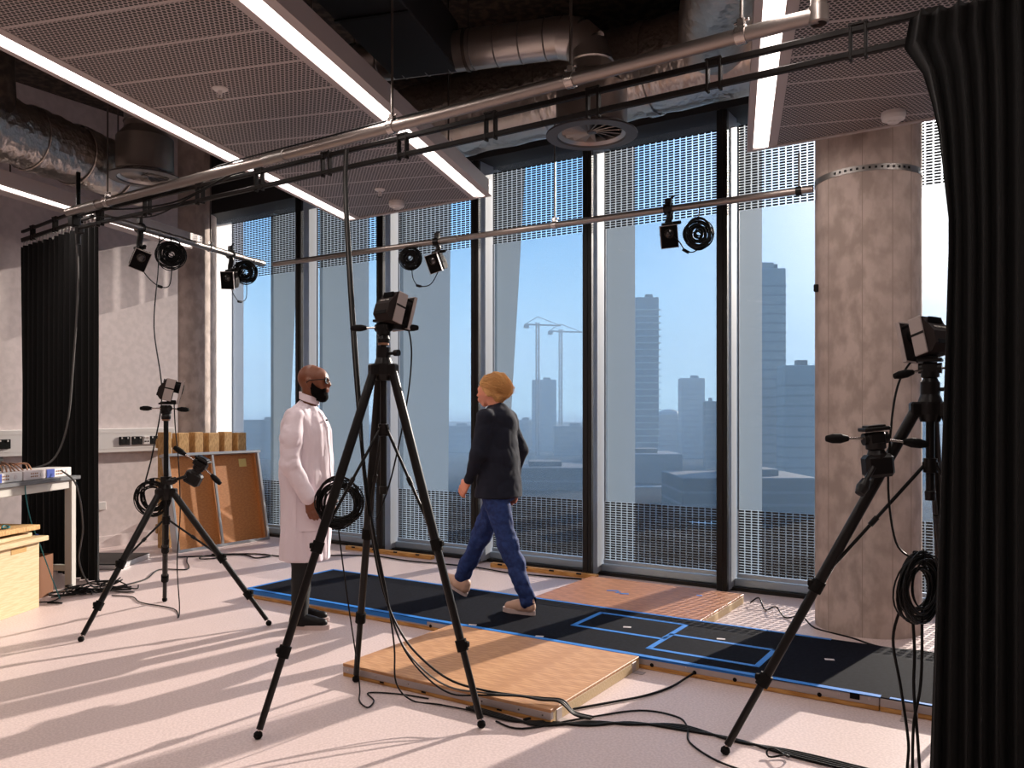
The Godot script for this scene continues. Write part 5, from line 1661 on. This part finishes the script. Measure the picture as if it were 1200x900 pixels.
class Flesh:
	var a := PackedVector3Array()
	var e := PackedVector3Array()
	var q := PackedVector3Array()        # squash: the cross-section is 1/q of the radius on each axis
	var ra := PackedFloat32Array()
	var rb := PackedFloat32Array()
	var il := PackedFloat32Array()
	var cut := []                        # [point, radius] scooped out
	var k := 0.03
	var foot := -1e9                     # everything below is cut off flat
	var wrinkle := 0.0
	var noise := FastNoiseLite.new()
	var stretch := Vector3.ONE

	func bone(p0: Vector3, p1: Vector3, r0: float, r1: float, sq := Vector3.ONE) -> void:
		var d := (p1 - p0) * sq
		a.append(p0 * sq)
		e.append(d)
		q.append(sq)
		ra.append(r0)
		rb.append(r1)
		il.append(1.0 / maxf(d.length_squared(), 1e-8))

	func at(p: Vector3) -> float:
		var d := 1e3
		for i in a.size():
			var w := p * q[i] - a[i]
			var t := clampf(w.dot(e[i]) * il[i], 0.0, 1.0)
			var g := (w - e[i] * t).length() - lerpf(ra[i], rb[i], t)
			var h := k - absf(d - g)
			d = minf(d, g)
			if h > 0.0:
				d -= h * h * 0.25 / k
		for c in cut:
			var g: float = c[1] - p.distance_to(c[0])
			var h: float = 0.012 - absf(d - g)
			d = maxf(d, g)
			if h > 0.0:
				d += h * h * 0.25 / 0.012
		if wrinkle > 0.0 and absf(d) < 0.05:
			d += wrinkle * noise.get_noise_3dv(p * stretch)
		if p.y < foot + 0.03:
			d = maxf(d, foot - p.y)
		return d

	# the surface point met when walking from p along dir
	func onto(p: Vector3, dir: Vector3) -> Vector3:
		var d := dir.normalized()
		for i in 40:
			var g := at(p)
			if g < 0.0008:
				break
			p += d * g * 0.8
		return p

	func mesh_into(mb: MB, lo: Vector3, hi: Vector3, h: float) -> void:
		var nx := int((hi.x - lo.x) / h) + 1
		var ny := int((hi.y - lo.y) / h) + 1
		var nz := int((hi.z - lo.z) / h) + 1
		var sx := nx + 1
		var sy := ny + 1
		var f := PackedFloat32Array()
		f.resize(sx * sy * (nz + 1))
		f.fill(1e6)
		var cells := PackedInt32Array()
		var B := 5
		var reach := B * h * 0.87 * 1.25 + 0.012 + wrinkle
		for bz in range(0, nz, B):
			for by in range(0, ny, B):
				for bx in range(0, nx, B):
					if absf(at(lo + Vector3(bx + B * 0.5, by + B * 0.5, bz + B * 0.5) * h)) > reach:
						continue
					for z in range(bz, mini(bz + B, nz) + 1):
						for y in range(by, mini(by + B, ny) + 1):
							var row := (z * sy + y) * sx
							for x in range(bx, mini(bx + B, nx) + 1):
								if f[row + x] > 1e5:
									f[row + x] = at(lo + Vector3(x, y, z) * h)
					for z in range(bz, mini(bz + B, nz)):
						for y in range(by, mini(by + B, ny)):
							for x in range(bx, mini(bx + B, nx)):
								cells.append((z * sy + y) * sx + x)
		var off := [0, 1, sx, sx + 1, sx * sy, sx * sy + 1, sx * sy + sx, sx * sy + sx + 1]
		var pos := [Vector3(0, 0, 0), Vector3(1, 0, 0), Vector3(0, 1, 0), Vector3(1, 1, 0), Vector3(0, 0, 1), Vector3(1, 0, 1), Vector3(0, 1, 1), Vector3(1, 1, 1)]
		var edges := [[0, 1], [2, 3], [4, 5], [6, 7], [0, 2], [1, 3], [4, 6], [5, 7], [0, 4], [1, 5], [2, 6], [3, 7]]
		var vid := {}
		var base := mb.v.size()
		for c in cells:
			var s := 0
			for i in 8:
				if f[c + off[i]] < 0.0:
					s += 1
			if s == 0 or s == 8:
				continue
			var sum := Vector3.ZERO
			var cnt := 0
			for ed in edges:
				var u: float = f[c + off[ed[0]]]
				var w: float = f[c + off[ed[1]]]
				if (u < 0.0) != (w < 0.0):
					sum += pos[ed[0]].lerp(pos[ed[1]], u / (u - w))
					cnt += 1
			var x := c % sx
			var y := (c / sx) % sy
			var z := c / (sx * sy)
			var g := Vector3(
				f[c + 1] + f[c + off[3]] + f[c + off[5]] + f[c + off[7]] - f[c] - f[c + off[2]] - f[c + off[4]] - f[c + off[6]],
				f[c + off[2]] + f[c + off[3]] + f[c + off[6]] + f[c + off[7]] - f[c] - f[c + 1] - f[c + off[4]] - f[c + off[5]],
				f[c + off[4]] + f[c + off[5]] + f[c + off[6]] + f[c + off[7]] - f[c] - f[c + 1] - f[c + off[2]] - f[c + off[3]])
			vid[c] = mb.v.size()
			mb.v.append(lo + (Vector3(x, y, z) + sum / cnt) * h)
			mb.n.append(g.normalized())
		var dir := [1, sx, sx * sy]
		for c in cells:
			for ax in 3:
				var u: float = f[c]
				var w: float = f[c + dir[ax]]
				if (u < 0.0) == (w < 0.0):
					continue
				var d1: int = dir[(ax + 1) % 3]
				var d2: int = dir[(ax + 2) % 3]
				if not (vid.has(c) and vid.has(c - d1) and vid.has(c - d2) and vid.has(c - d1 - d2)):
					continue
				var p: Array = [vid[c], vid[c - d1], vid[c - d1 - d2], vid[c - d2]]
				if w < 0.0:
					p = [p[0], p[3], p[2], p[1]]
				# clockwise seen from outside
				for t in [[0, 2, 1], [0, 3, 2]]:
					mb.ix.append(p[t[0]])
					mb.ix.append(p[t[1]])
					mb.ix.append(p[t[2]])

# a loosely curled hand: wrist at w, fingers along down, palm facing side s (+1: palm towards +x)
func hand_into(mb: MB, w: Vector3, down: Vector3, fwd: Vector3, s: float, curl: float) -> void:
	var fl := Flesh.new()
	fl.k = 0.010
	var d := down.normalized()
	var f := (fwd - d * fwd.dot(d)).normalized()
	var palm := d.cross(f).normalized() * s
	fl.bone(w, w + d * 0.02, 0.024, 0.022)
	for j in 4:
		var spread := (1.5 - j) * 0.019
		fl.bone(w + d * 0.02 + f * spread * 0.5, w + d * 0.085 + f * spread, 0.016, 0.0125)
	for j in 4:
		var spread := (1.5 - j) * 0.019
		var len: float = [0.068, 0.076, 0.072, 0.056][j]
		var p := w + d * 0.088 + f * spread
		var ang := curl * 0.55
		var dir := d
		var r := 0.0092 if j < 3 else 0.008
		for seg in 3:
			dir = (d * cos(ang) + palm * sin(ang)).normalized()
			var l: float = len * [0.45, 0.32, 0.23][seg]
			fl.bone(p, p + dir * l, r, r * 0.92)
			p += dir * l
			r *= 0.92
			ang += curl * 0.7
	var t0 := w + d * 0.03 + f * 0.026
	var t1 := t0 + (d * 0.6 + f * 0.7 + palm * 0.4).normalized() * 0.042
	fl.bone(t0, t1, 0.014, 0.011)
	fl.bone(t1, t1 + (d * 0.9 + f * 0.2 + palm * 0.4).normalized() * 0.032, 0.0105, 0.0088)
	var c := w + d * 0.085
	fl.mesh_into(mb, c - Vector3.ONE * 0.125, c + Vector3.ONE * 0.125, 0.004)

func shoe(o: Node3D, called: String, upper: String, at: Vector3, length: float, pitch: float) -> Node3D:
	var h := Node3D.new()
	h.name = called
	h.position = at
	h.rotation.x = pitch
	o.add_child(h, true)
	var outline := PackedVector2Array()
	for k in 28:
		var a := TAU * k / 28.0
		var z := sin(a) * length * 0.5
		var wd := 0.043 if z > 0 else 0.034
		outline.append(Vector2(cos(a) * wd * (1.0 + 0.12 * sin(a)), signf(sin(a)) * pow(absf(sin(a)), 0.75) * length * 0.5))
	var so := MB.new()
	so.prism(outline, 0.030, Transform3D(Basis(Vector3(1, 0, 0), Vector3(0, 0, 1), Vector3(0, -1, 0)), Vector3(0, 0.030, length * 0.5 - 0.075)))
	part("sole", so, mats.shoe_sole, h)
	var fl := Flesh.new()
	fl.k = 0.02
	fl.bone(Vector3(0, 0.045, -0.03), Vector3(0, 0.045, 0.02), 0.040, 0.042, Vector3(1.15, 1, 1))
	fl.bone(Vector3(0, 0.045, 0.03), Vector3(0, 0.040, length - 0.125), 0.044, 0.034, Vector3(1.05, 1.1, 1))
	fl.bone(Vector3(0, 0.06, -0.035), Vector3(0, 0.085, -0.03), 0.036, 0.038)
	fl.bone(Vector3(0, 0.075, 0.0), Vector3(0, 0.055, 0.09), 0.036, 0.028)
	fl.foot = 0.022
	var up := MB.new()
	fl.mesh_into(up, Vector3(-0.08, 0.0, -0.12), Vector3(0.08, 0.14, length), 0.0065)
	part("upper", up, mats[upper], h)
	var lc := MB.new()
	for j in 4:
		lc.tube(PackedVector3Array([Vector3(-0.026, 0.082 - j * 0.006, 0.03 + j * 0.018), Vector3(0, 0.100 - j * 0.0065, 0.034 + j * 0.018), Vector3(0.026, 0.082 - j * 0.006, 0.03 + j * 0.018)]), 0.004, 5)
	part("laces", lc, mats.shoe_sole if upper == "shoe_tan" else mats.soft_black, h)
	return h

func build_man() -> void:
	var o := thing("person", "bald bearded man in glasses and a long white lab coat, standing in profile", "person", Vector3(-4.15, 0, -3.95), deg_to_rad(120.0))
	# body
	var body := Flesh.new()
	body.k = 0.03
	body.bone(Vector3(0, 1.36, -0.03), Vector3(0, 1.0, -0.01), 0.10, 0.105, Vector3(0.8, 1, 1))
	body.bone(Vector3(0, 1.0, -0.01), Vector3(0, 0.88, -0.02), 0.12, 0.13, Vector3(0.85, 1, 1))
	body.bone(Vector3(-0.13, 1.39, -0.03), Vector3(0.13, 1.39, -0.03), 0.045, 0.045)
	body.bone(Vector3(0, 1.38, -0.03), Vector3(0, 1.47, -0.01), 0.05, 0.055)
	for s in [-1.0, 1.0]:
		var z: float = 0.0 if s < 0 else -0.05
		body.bone(Vector3(s * 0.165, 1.385, -0.03), Vector3(s * 0.222, 1.12, -0.04), 0.045, 0.040)
		body.bone(Vector3(s * 0.225, 1.12, -0.04), Vector3(s * 0.222, 0.875, 0.075), 0.042, 0.027)
		body.bone(Vector3(s * 0.09, 0.86, -0.02), Vector3(s * 0.095, 0.48, z - 0.01), 0.085, 0.056)
		body.bone(Vector3(s * 0.095, 0.48, z - 0.01), Vector3(s * 0.098, 0.10, z - 0.03), 0.055, 0.036)
	var sk := MB.new()
	body.mesh_into(sk, Vector3(-0.32, 0.05, -0.2), Vector3(0.32, 1.46, 0.16), 0.016)
	var hd := Flesh.new()
	hd.k = 0.022
	hd.bone(Vector3(0, 1.676, 0.024), Vector3(0, 1.668, 0.060), 0.089, 0.083, Vector3(1.17, 1, 1))
	hd.bone(Vector3(0, 1.62, 0.045), Vector3(0, 1.578, 0.085), 0.060, 0.041, Vector3(0.98, 1, 1))
	hd.bone(Vector3(0, 1.635, 0.089), Vector3(0, 1.60, 0.096), 0.046, 0.040)
	hd.bone(Vector3(-0.028, 1.672, 0.117), Vector3(0.028, 1.672, 0.117), 0.016, 0.016)
	hd.bone(Vector3(0, 1.657, 0.131), Vector3(0, 1.630, 0.151), 0.008, 0.0125)
	hd.bone(Vector3(-0.011, 1.626, 0.139), Vector3(0.011, 1.626, 0.139), 0.009, 0.009)
	hd.bone(Vector3(-0.018, 1.599, 0.131), Vector3(0.018, 1.599, 0.131), 0.008, 0.008)
	hd.bone(Vector3(-0.016, 1.588, 0.129), Vector3(0.016, 1.588, 0.129), 0.008, 0.008)
	hd.bone(Vector3(-0.042, 1.635, 0.094), Vector3(-0.036, 1.615, 0.107), 0.022, 0.018)
	hd.bone(Vector3(0.042, 1.635, 0.094), Vector3(0.036, 1.615, 0.107), 0.022, 0.018)
	hd.bone(Vector3(0, 1.46, 0.0), Vector3(0, 1.60, 0.025), 0.056, 0.057)
	for s in [-1.0, 1.0]:
		hd.bone(Vector3(s * 0.080, 1.648, 0.030), Vector3(s * 0.078, 1.618, 0.036), 0.019, 0.013, Vector3(1.9, 1, 1))
		hd.cut.append([Vector3(s * 0.032, 1.655, 0.147), 0.014])
		hd.cut.append([Vector3(s * 0.098, 1.637, 0.040), 0.009])
	hd.mesh_into(sk, Vector3(-0.12, 1.44, -0.12), Vector3(0.12, 1.80, 0.20), 0.005)
	for s in [-1.0, 1.0]:
		hand_into(sk, Vector3(s * 0.222, 0.885, 0.072), Vector3(0, -0.92, 0.25), Vector3(0, 0.25, 0.9), s, 0.45)
	part("body", sk, mats.skin_brown, o)
	# beard
	var bd := Flesh.new()
	bd.k = 0.02
	bd.wrinkle = 0.003
	bd.noise.frequency = 60.0
	bd.bone(Vector3(0, 1.585, 0.088), Vector3(0, 1.550, 0.102), 0.052, 0.040, Vector3(0.98, 1, 1))
	for s in [-1.0, 1.0]:
		bd.bone(Vector3(s * 0.066, 1.625, 0.048), Vector3(s * 0.056, 1.575, 0.075), 0.016, 0.026)
		bd.bone(Vector3(s * 0.056, 1.575, 0.070), Vector3(s * 0.02, 1.547, 0.100), 0.026, 0.030)
		bd.bone(Vector3(s * 0.005, 1.613, 0.137), Vector3(s * 0.032, 1.590, 0.122), 0.008, 0.012)
	bd.cut.append([Vector3(0, 1.594, 0.152), 0.016])
	var bm := MB.new()
	bd.mesh_into(bm, Vector3(-0.11, 1.48, -0.0), Vector3(0.11, 1.68, 0.19), 0.005)
	part("beard", bm, mats.beard, o)
	# glasses
	var gl := MB.new()
	for s in [-1.0, 1.0]:
		var rim := PackedVector3Array()
		for k in 17:
			var a := TAU * k / 16.0
			rim.append(Vector3(s * 0.034 + cos(a) * 0.026, 1.655 + sin(a) * 0.019, 0.149 - absf(s * 0.034 + cos(a) * 0.026) * 0.22))
		gl.tube(rim, 0.0030, 6, false)
		gl.tube(PackedVector3Array([Vector3(s * 0.060, 1.662, 0.136), Vector3(s * 0.084, 1.661, 0.116), Vector3(s * 0.090, 1.656, 0.04), Vector3(s * 0.088, 1.640, 0.018)]), 0.0032, 6)
	gl.tube(PackedVector3Array([Vector3(-0.009, 1.660, 0.149), Vector3(0, 1.663, 0.153), Vector3(0.009, 1.660, 0.149)]), 0.003, 6)
	var g := part("glasses", gl, mats.black_plastic, o)
	var le := MB.new()
	for s in [-1.0, 1.0]:
		le.lathe([Vector2(0.024, 0), Vector2(0.012, 0.001), Vector2(0, 0.001)], Transform3D(Basis(Vector3(1, 0, 0), Vector3(0, 0, 0.75), Vector3(0, -1, 0)) , Vector3(s * 0.034, 1.655, 0.1405)), 16)
	part("lens", le, mats.lens, g)
	# coat
	var ct := Flesh.new()
	ct.k = 0.045
	ct.wrinkle = 0.013
	ct.noise.frequency = 4.0
	ct.noise.fractal_type = FastNoiseLite.FRACTAL_RIDGED
	ct.noise.fractal_octaves = 2
	ct.stretch = Vector3(1.7, 0.38, 1.7)
	ct.foot = 0.452
	ct.bone(Vector3(0, 1.34, -0.015), Vector3(0, 1.02, -0.005), 0.158, 0.172, Vector3(0.88, 1, 1))
	ct.bone(Vector3(0, 1.02, -0.005), Vector3(0, 0.36, -0.012), 0.172, 0.170, Vector3(0.86, 1, 1))
	ct.bone(Vector3(0, 1.30, 0.06), Vector3(0, 1.12, 0.075), 0.10, 0.095, Vector3(0.75, 1, 1))
	ct.bone(Vector3(-0.13, 1.405, -0.035), Vector3(0.13, 1.405, -0.035), 0.070, 0.070)
	ct.bone(Vector3(0, 1.39, -0.03), Vector3(0, 1.485, -0.005), 0.10, 0.062)
	var cm := MB.new()
	ct.mesh_into(cm, Vector3(-0.30, 0.43, -0.26), Vector3(0.30, 1.585, 0.26), 0.011)
	for s in [-1.0, 1.0]:
		var sl := Flesh.new()
		sl.k = 0.03
		sl.wrinkle = 0.007
		sl.noise.frequency = 7.0
		sl.noise.fractal_type = FastNoiseLite.FRACTAL_RIDGED
		sl.noise.fractal_octaves = 2
		sl.noise.seed = 4 + int(s)
		sl.bone(Vector3(s * 0.150, 1.405, -0.035), Vector3(s * 0.200, 1.28, -0.045), 0.070, 0.074)
		sl.bone(Vector3(s * 0.200, 1.28, -0.045), Vector3(s * 0.230, 1.10, -0.045), 0.074, 0.068)
		sl.bone(Vector3(s * 0.230, 1.10, -0.045), Vector3(s * 0.224, 0.885, 0.072), 0.066, 0.053)
		sl.mesh_into(cm, Vector3(minf(s * 0.06, s * 0.34), 0.80, -0.16), Vector3(maxf(s * 0.06, s * 0.34), 1.52, 0.18), 0.011)
	var coat := part("lab_coat", cm, mats.coat_cloth, o)
	var co := MB.new()
	var cr := PackedVector3Array()
	for k in 25:
		var a := TAU * k / 24.0 + PI * 0.5
		cr.append(Vector3(cos(a) * 0.063, 1.537 + 0.022 * -sin(a), 0.012 + sin(a) * 0.061))
	for k in 24:
		var p: Vector3 = cr[k]
		var r: Vector3 = cr[k + 1]
		var up := Vector3(0, 0.024, 0)
		var m := Vector3(p.x, 0, p.z - 0.012).normalized()
		var m2 := Vector3(r.x, 0, r.z - 0.012).normalized()
		for th in [0.0, 0.006]:
			var sgn := -1.0 if th == 0.0 else 1.0
			co.tri(p + m * th - up, r + m2 * th - up, r + m2 * th + up, m * sgn, m2 * sgn, m2 * sgn)
			co.tri(p + m * th - up, r + m2 * th + up, p + m * th + up, m * sgn, m2 * sgn, m * sgn)
		co.quad(p + up, r + up, r + up + m2 * 0.006, p + up + m * 0.006, Vector3.UP)
	part("stand_collar", co, mats.coat_cloth, coat)
	# side seam, pocket and front overlap stitched on the cloth
	var seam := MB.new()
	var sp := PackedVector3Array()
	for k in 22:
		sp.append(ct.onto(Vector3(-0.45, 0.47 + k * 0.032, -0.02), Vector3(1, 0, 0)))
	seam.tube(sp, 0.0028, 5)
	part("side_seam", seam, mats.coat_cloth, coat)
	var pk := MB.new()
	var grid := []
	for j in 7:
		var row := PackedVector3Array()
		for i in 7:
			row.append(ct.onto(Vector3(-0.45, 0.66 + j * 0.032, 0.0 + i * 0.022), Vector3(1, 0, 0)) + Vector3(-0.005, 0, 0))
		grid.append(row)
	for j in 6:
		for i in 6:
			pk.quad(grid[j][i], grid[j][i + 1], grid[j + 1][i + 1], grid[j + 1][i], Vector3(-1, 0, 0))
	pk.tube(grid[6], 0.0035, 5)
	part("pocket", pk, mats.coat_cloth, coat)
	var ov := MB.new()
	var op := PackedVector3Array()
	for k in 34:
		op.append(ct.onto(Vector3(-0.05, 0.46 + k * 0.030, 0.5), Vector3(0, 0, -1)))
	ov.tube(op, 0.0045, 5)
	part("front_overlap", ov, mats.coat_cloth, coat)
	for y in [1.525, 1.39, 1.34]:
		var sn := MB.new()
		sn.lathe([Vector2(0, 0.004), Vector2(0.006, 0.003), Vector2(0.007, -0.01)], Transform3D(Basis(Vector3(1, 0, 0), Vector3(0, 0, 1), Vector3(0, -1, 0)), Vector3(-0.045 if y < 1.5 else -0.03, y, 0.148 if y < 1.5 else 0.080)), 10)
		part("snap", sn, mats.soft_black, coat)
	# trousers and shoes
	var tr := Flesh.new()
	tr.k = 0.03
	tr.wrinkle = 0.006
	tr.noise.frequency = 6.0
	tr.noise.fractal_type = FastNoiseLite.FRACTAL_RIDGED
	for s in [-1.0, 1.0]:
		var z: float = 0.0 if s < 0 else -0.05
		tr.bone(Vector3(s * 0.075, 0.84, -0.015), Vector3(s * 0.095, 0.48, z - 0.01), 0.078, 0.075)
		tr.bone(Vector3(s * 0.095, 0.48, z - 0.01), Vector3(s * 0.098, 0.09, z - 0.025), 0.072, 0.056)
	tr.foot = 0.07
	var tm := MB.new()
	tr.mesh_into(tm, Vector3(-0.22, 0.04, -0.18), Vector3(0.22, 0.99, 0.14), 0.012)
	part("trousers", tm, mats.black_denim, o)
	shoe(o, "shoe", "black_plastic", Vector3(-0.10, 0, -0.02), 0.275, 0.0)
	shoe(o, "shoe", "black_plastic", Vector3(0.10, 0, -0.075), 0.275, 0.0)

func build_woman() -> void:
	var o := thing("person", "blonde woman in a dark jumper and blue jeans walking along the mat", "person", Vector3(-3.18, 0.072, -4.83), deg_to_rad(-90.0))
	# local: +z is the way she walks, +x is her left, towards the camera
	var hipL := Vector3(0.085, 0.83, -0.01)
	var hipR := Vector3(-0.085, 0.83, 0.02)
	var kneeL := Vector3(0.075, 0.46, -0.13)
	var kneeR := Vector3(-0.075, 0.47, 0.20)
	var ankL := Vector3(0.065, 0.09, -0.285)
	var ankR := Vector3(-0.065, 0.15, 0.37)
	var shL := Vector3(0.165, 1.335, 0.0)
	var shR := Vector3(-0.165, 1.335, 0.02)
	var elL := Vector3(0.215, 1.08, 0.03)
	var elR := Vector3(-0.20, 1.09, -0.06)
	var wrL := Vector3(0.175, 0.90, 0.13)
	var wrR := Vector3(-0.17, 0.86, -0.02)
	var body := Flesh.new()
	body.k = 0.03
	body.bone(Vector3(0, 1.33, 0.0), Vector3(0, 1.02, 0.0), 0.098, 0.098, Vector3(0.8, 1, 1))
	body.bone(Vector3(0, 1.0, 0), Vector3(0, 0.86, 0), 0.105, 0.118, Vector3(0.82, 1, 1))
	body.bone(shL * Vector3(0.8, 1, 1), shR * Vector3(0.8, 1, 1), 0.05, 0.05)
	for b in [[shL, elL, 0.043, 0.036], [elL, wrL, 0.035, 0.023], [shR, elR, 0.043, 0.036], [elR, wrR, 0.035, 0.023], [hipL, kneeL, 0.078, 0.052], [kneeL, ankL, 0.050, 0.033], [hipR, kneeR, 0.078, 0.052], [kneeR, ankR, 0.050, 0.033]]:
		body.bone(b[0], b[1], b[2], b[3])
	var sk := MB.new()
	body.mesh_into(sk, Vector3(-0.30, 0.05, -0.28), Vector3(0.30, 1.40, 0.42), 0.016)
	var hd := Flesh.new()
	hd.k = 0.02
	var c := Vector3(0, 1.525, 0.055)
	hd.bone(c + Vector3(0, 0.014, -0.030), c + Vector3(0, 0.004, 0.020), 0.084, 0.080, Vector3(1.14, 1, 1))
	hd.bone(c + Vector3(0, -0.035, 0.02), c + Vector3(0, -0.085, 0.058), 0.056, 0.030)
	hd.bone(c + Vector3(0, -0.015, 0.055), c + Vector3(0, -0.055, 0.065), 0.044, 0.036)
	hd.bone(c + Vector3(-0.025, 0.010, 0.085), c + Vector3(0.025, 0.010, 0.085), 0.014, 0.014)
	hd.bone(c + Vector3(0, -0.005, 0.098), c + Vector3(0, -0.032, 0.117), 0.007, 0.0105)
	hd.bone(c + Vector3(-0.016, -0.060, 0.096), c + Vector3(0.016, -0.060, 0.096), 0.008, 0.008)
	hd.bone(c + Vector3(-0.014, -0.070, 0.094), c + Vector3(0.014, -0.070, 0.094), 0.008, 0.008)
	hd.bone(c + Vector3(-0.038, -0.025, 0.06), c + Vector3(-0.032, -0.042, 0.072), 0.020, 0.016)
	hd.bone(c + Vector3(0.038, -0.025, 0.06), c + Vector3(0.032, -0.042, 0.072), 0.020, 0.016)
	hd.bone(Vector3(0, 1.35, 0.0), c + Vector3(0, -0.06, -0.02), 0.052, 0.050)
	for s in [-1.0, 1.0]:
		hd.bone(c + Vector3(s * 0.073, -0.008, -0.012), c + Vector3(s * 0.071, -0.035, -0.006), 0.017, 0.011, Vector3(1.9, 1, 1))
		hd.cut.append([c + Vector3(s * 0.030, -0.006, 0.108), 0.013])
	hd.mesh_into(sk, Vector3(-0.11, 1.33, -0.09), Vector3(0.11, 1.64, 0.20), 0.005)
	hand_into(sk, wrL, Vector3(-0.05, -0.75, 0.6), Vector3(-0.2, 0.6, 0.7), 1.0, 0.5)
	hand_into(sk, wrR, Vector3(0, -0.95, 0.0), Vector3(0, 0, 1), -1.0, 0.5)
	part("body", sk, mats.skin_pale, o)
	for s in [-1.0, 1.0]:
		var ey := MB.new()
		ey.lathe([Vector2(0, -0.009), Vector2(0.007, -0.006), Vector2(0.009, 0), Vector2(0.007, 0.006), Vector2(0, 0.009)], Transform3D(Basis.IDENTITY, c + Vector3(s * 0.030, -0.006, 0.094)), 12)
		part("eye", ey, mats.soft_black, o)
	# hair gathered back
	var hr := Flesh.new()
	hr.k = 0.03
	hr.wrinkle = 0.014
	hr.noise.frequency = 16.0
	hr.noise.fractal_octaves = 3
	hr.stretch = Vector3(1.4, 0.7, 1.0)
	hr.bone(c + Vector3(0, 0.040, -0.038), c + Vector3(0, 0.038, 0.020), 0.087, 0.072, Vector3(1.06, 1, 1))
	hr.bone(c + Vector3(0, 0.0, -0.055), c + Vector3(0, -0.03, -0.058), 0.074, 0.060, Vector3(1.0, 1, 1))
	hr.bone(c + Vector3(0, 0.015, -0.115), c + Vector3(0, -0.005, -0.125), 0.045, 0.042)
	for s in [-1.0, 1.0]:
		hr.bone(c + Vector3(s * 0.060, 0.030, 0.020), c + Vector3(s * 0.068, -0.028, -0.022), 0.026, 0.018)
	var hm := MB.new()
	hr.mesh_into(hm, c + Vector3(-0.13, -0.13, -0.19), c + Vector3(0.13, 0.16, 0.13), 0.006)
	var hair := part("hair", hm, mats.hair_blonde, o)
	var rng := RandomNumberGenerator.new()
	rng.seed = 9
	var st := MB.new()
	for k in 260:
		var u := rng.randf_range(-1.5, 1.5)
		var from := c + Vector3(sin(u) * 0.07, 0.06 + cos(u) * 0.05 - absf(u) * 0.03, 0.055 + rng.randf_range(-0.03, 0.012))
		var to := c + Vector3(sin(u) * 0.05 + rng.randf_range(-0.02, 0.02), -0.01 + cos(u) * 0.03 + rng.randf_range(-0.05, 0.03), -0.15 + rng.randf_range(-0.02, 0.03))
		var pts := PackedVector3Array()
		for j in 8:
			var t := j / 7.0
			var p := from.lerp(to, t) + Vector3(sin(u), cos(u), 0) * 0.06 * sin(t * PI)
			var q := hr.onto(p + (p - c).normalized() * 0.06, c + Vector3(0, 0, -0.03) - p)
			pts.append(q + (p - c).normalized() * (rng.randf_range(0.0, 0.004) + (0.012 * t if k % 7 == 0 else 0.0)))
		st.tube(pts, 0.0018, 4, false)
	tag(part("strands", st, mats.hair_blonde, hair), "", "", "", "stuff")
	# jumper
	var jm := Flesh.new()
	jm.k = 0.035
	jm.wrinkle = 0.009
	jm.noise.frequency = 4.5
	jm.noise.fractal_type = FastNoiseLite.FRACTAL_RIDGED
	jm.noise.fractal_octaves = 2
	jm.foot = 0.775
	jm.bone(Vector3(0, 1.31, -0.005), Vector3(0, 1.05, -0.01), 0.118, 0.122, Vector3(0.76, 1, 1))
	jm.bone(Vector3(0, 1.05, -0.01), Vector3(0, 0.70, 0.0), 0.124, 0.170, Vector3(0.78, 1, 1))
	jm.bone(shL * Vector3(0.85, 1, 1), shR * Vector3(0.85, 1, 1), 0.062, 0.062)
	jm.bone(Vector3(0, 1.32, 0.0), Vector3(0, 1.395, 0.01), 0.08, 0.058)
	jm.bone(shL, elL, 0.062, 0.052)
	jm.bone(elL, wrL, 0.050, 0.036)
	jm.bone(shR, elR, 0.062, 0.052)
	jm.bone(elR, wrR, 0.050, 0.036)
	var jb := MB.new()
	jm.mesh_into(jb, Vector3(-0.31, 0.75, -0.26), Vector3(0.31, 1.47, 0.30), 0.011)
	part("jumper", jb, mats.navy_knit, o)
	# jeans
	var je := Flesh.new()
	je.k = 0.03
	je.wrinkle = 0.014
	je.noise.frequency = 5.0
	je.noise.fractal_type = FastNoiseLite.FRACTAL_RIDGED
	je.noise.fractal_octaves = 2
	je.bone(Vector3(0, 0.92, -0.01), Vector3(0, 0.84, -0.01), 0.115, 0.128, Vector3(0.84, 1, 1))
	je.bone(hipL, kneeL, 0.098, 0.074)
	je.bone(kneeL, ankL + Vector3(0, 0.005, 0), 0.072, 0.062)
	je.bone(hipR, kneeR, 0.098, 0.074)
	je.bone(kneeR, ankR + Vector3(0, 0.02, -0.008), 0.072, 0.060)
	var jn := MB.new()
	je.mesh_into(jn, Vector3(-0.24, 0.02, -0.34), Vector3(0.24, 1.0, 0.46), 0.012)
	part("jeans", jn, mats.denim, o)
	shoe(o, "shoe", "shoe_tan", Vector3(0.065, 0, -0.265), 0.255, 0.0)
	shoe(o, "shoe", "shoe_tan", Vector3(-0.065, 0.055, 0.39), 0.255, -0.45)
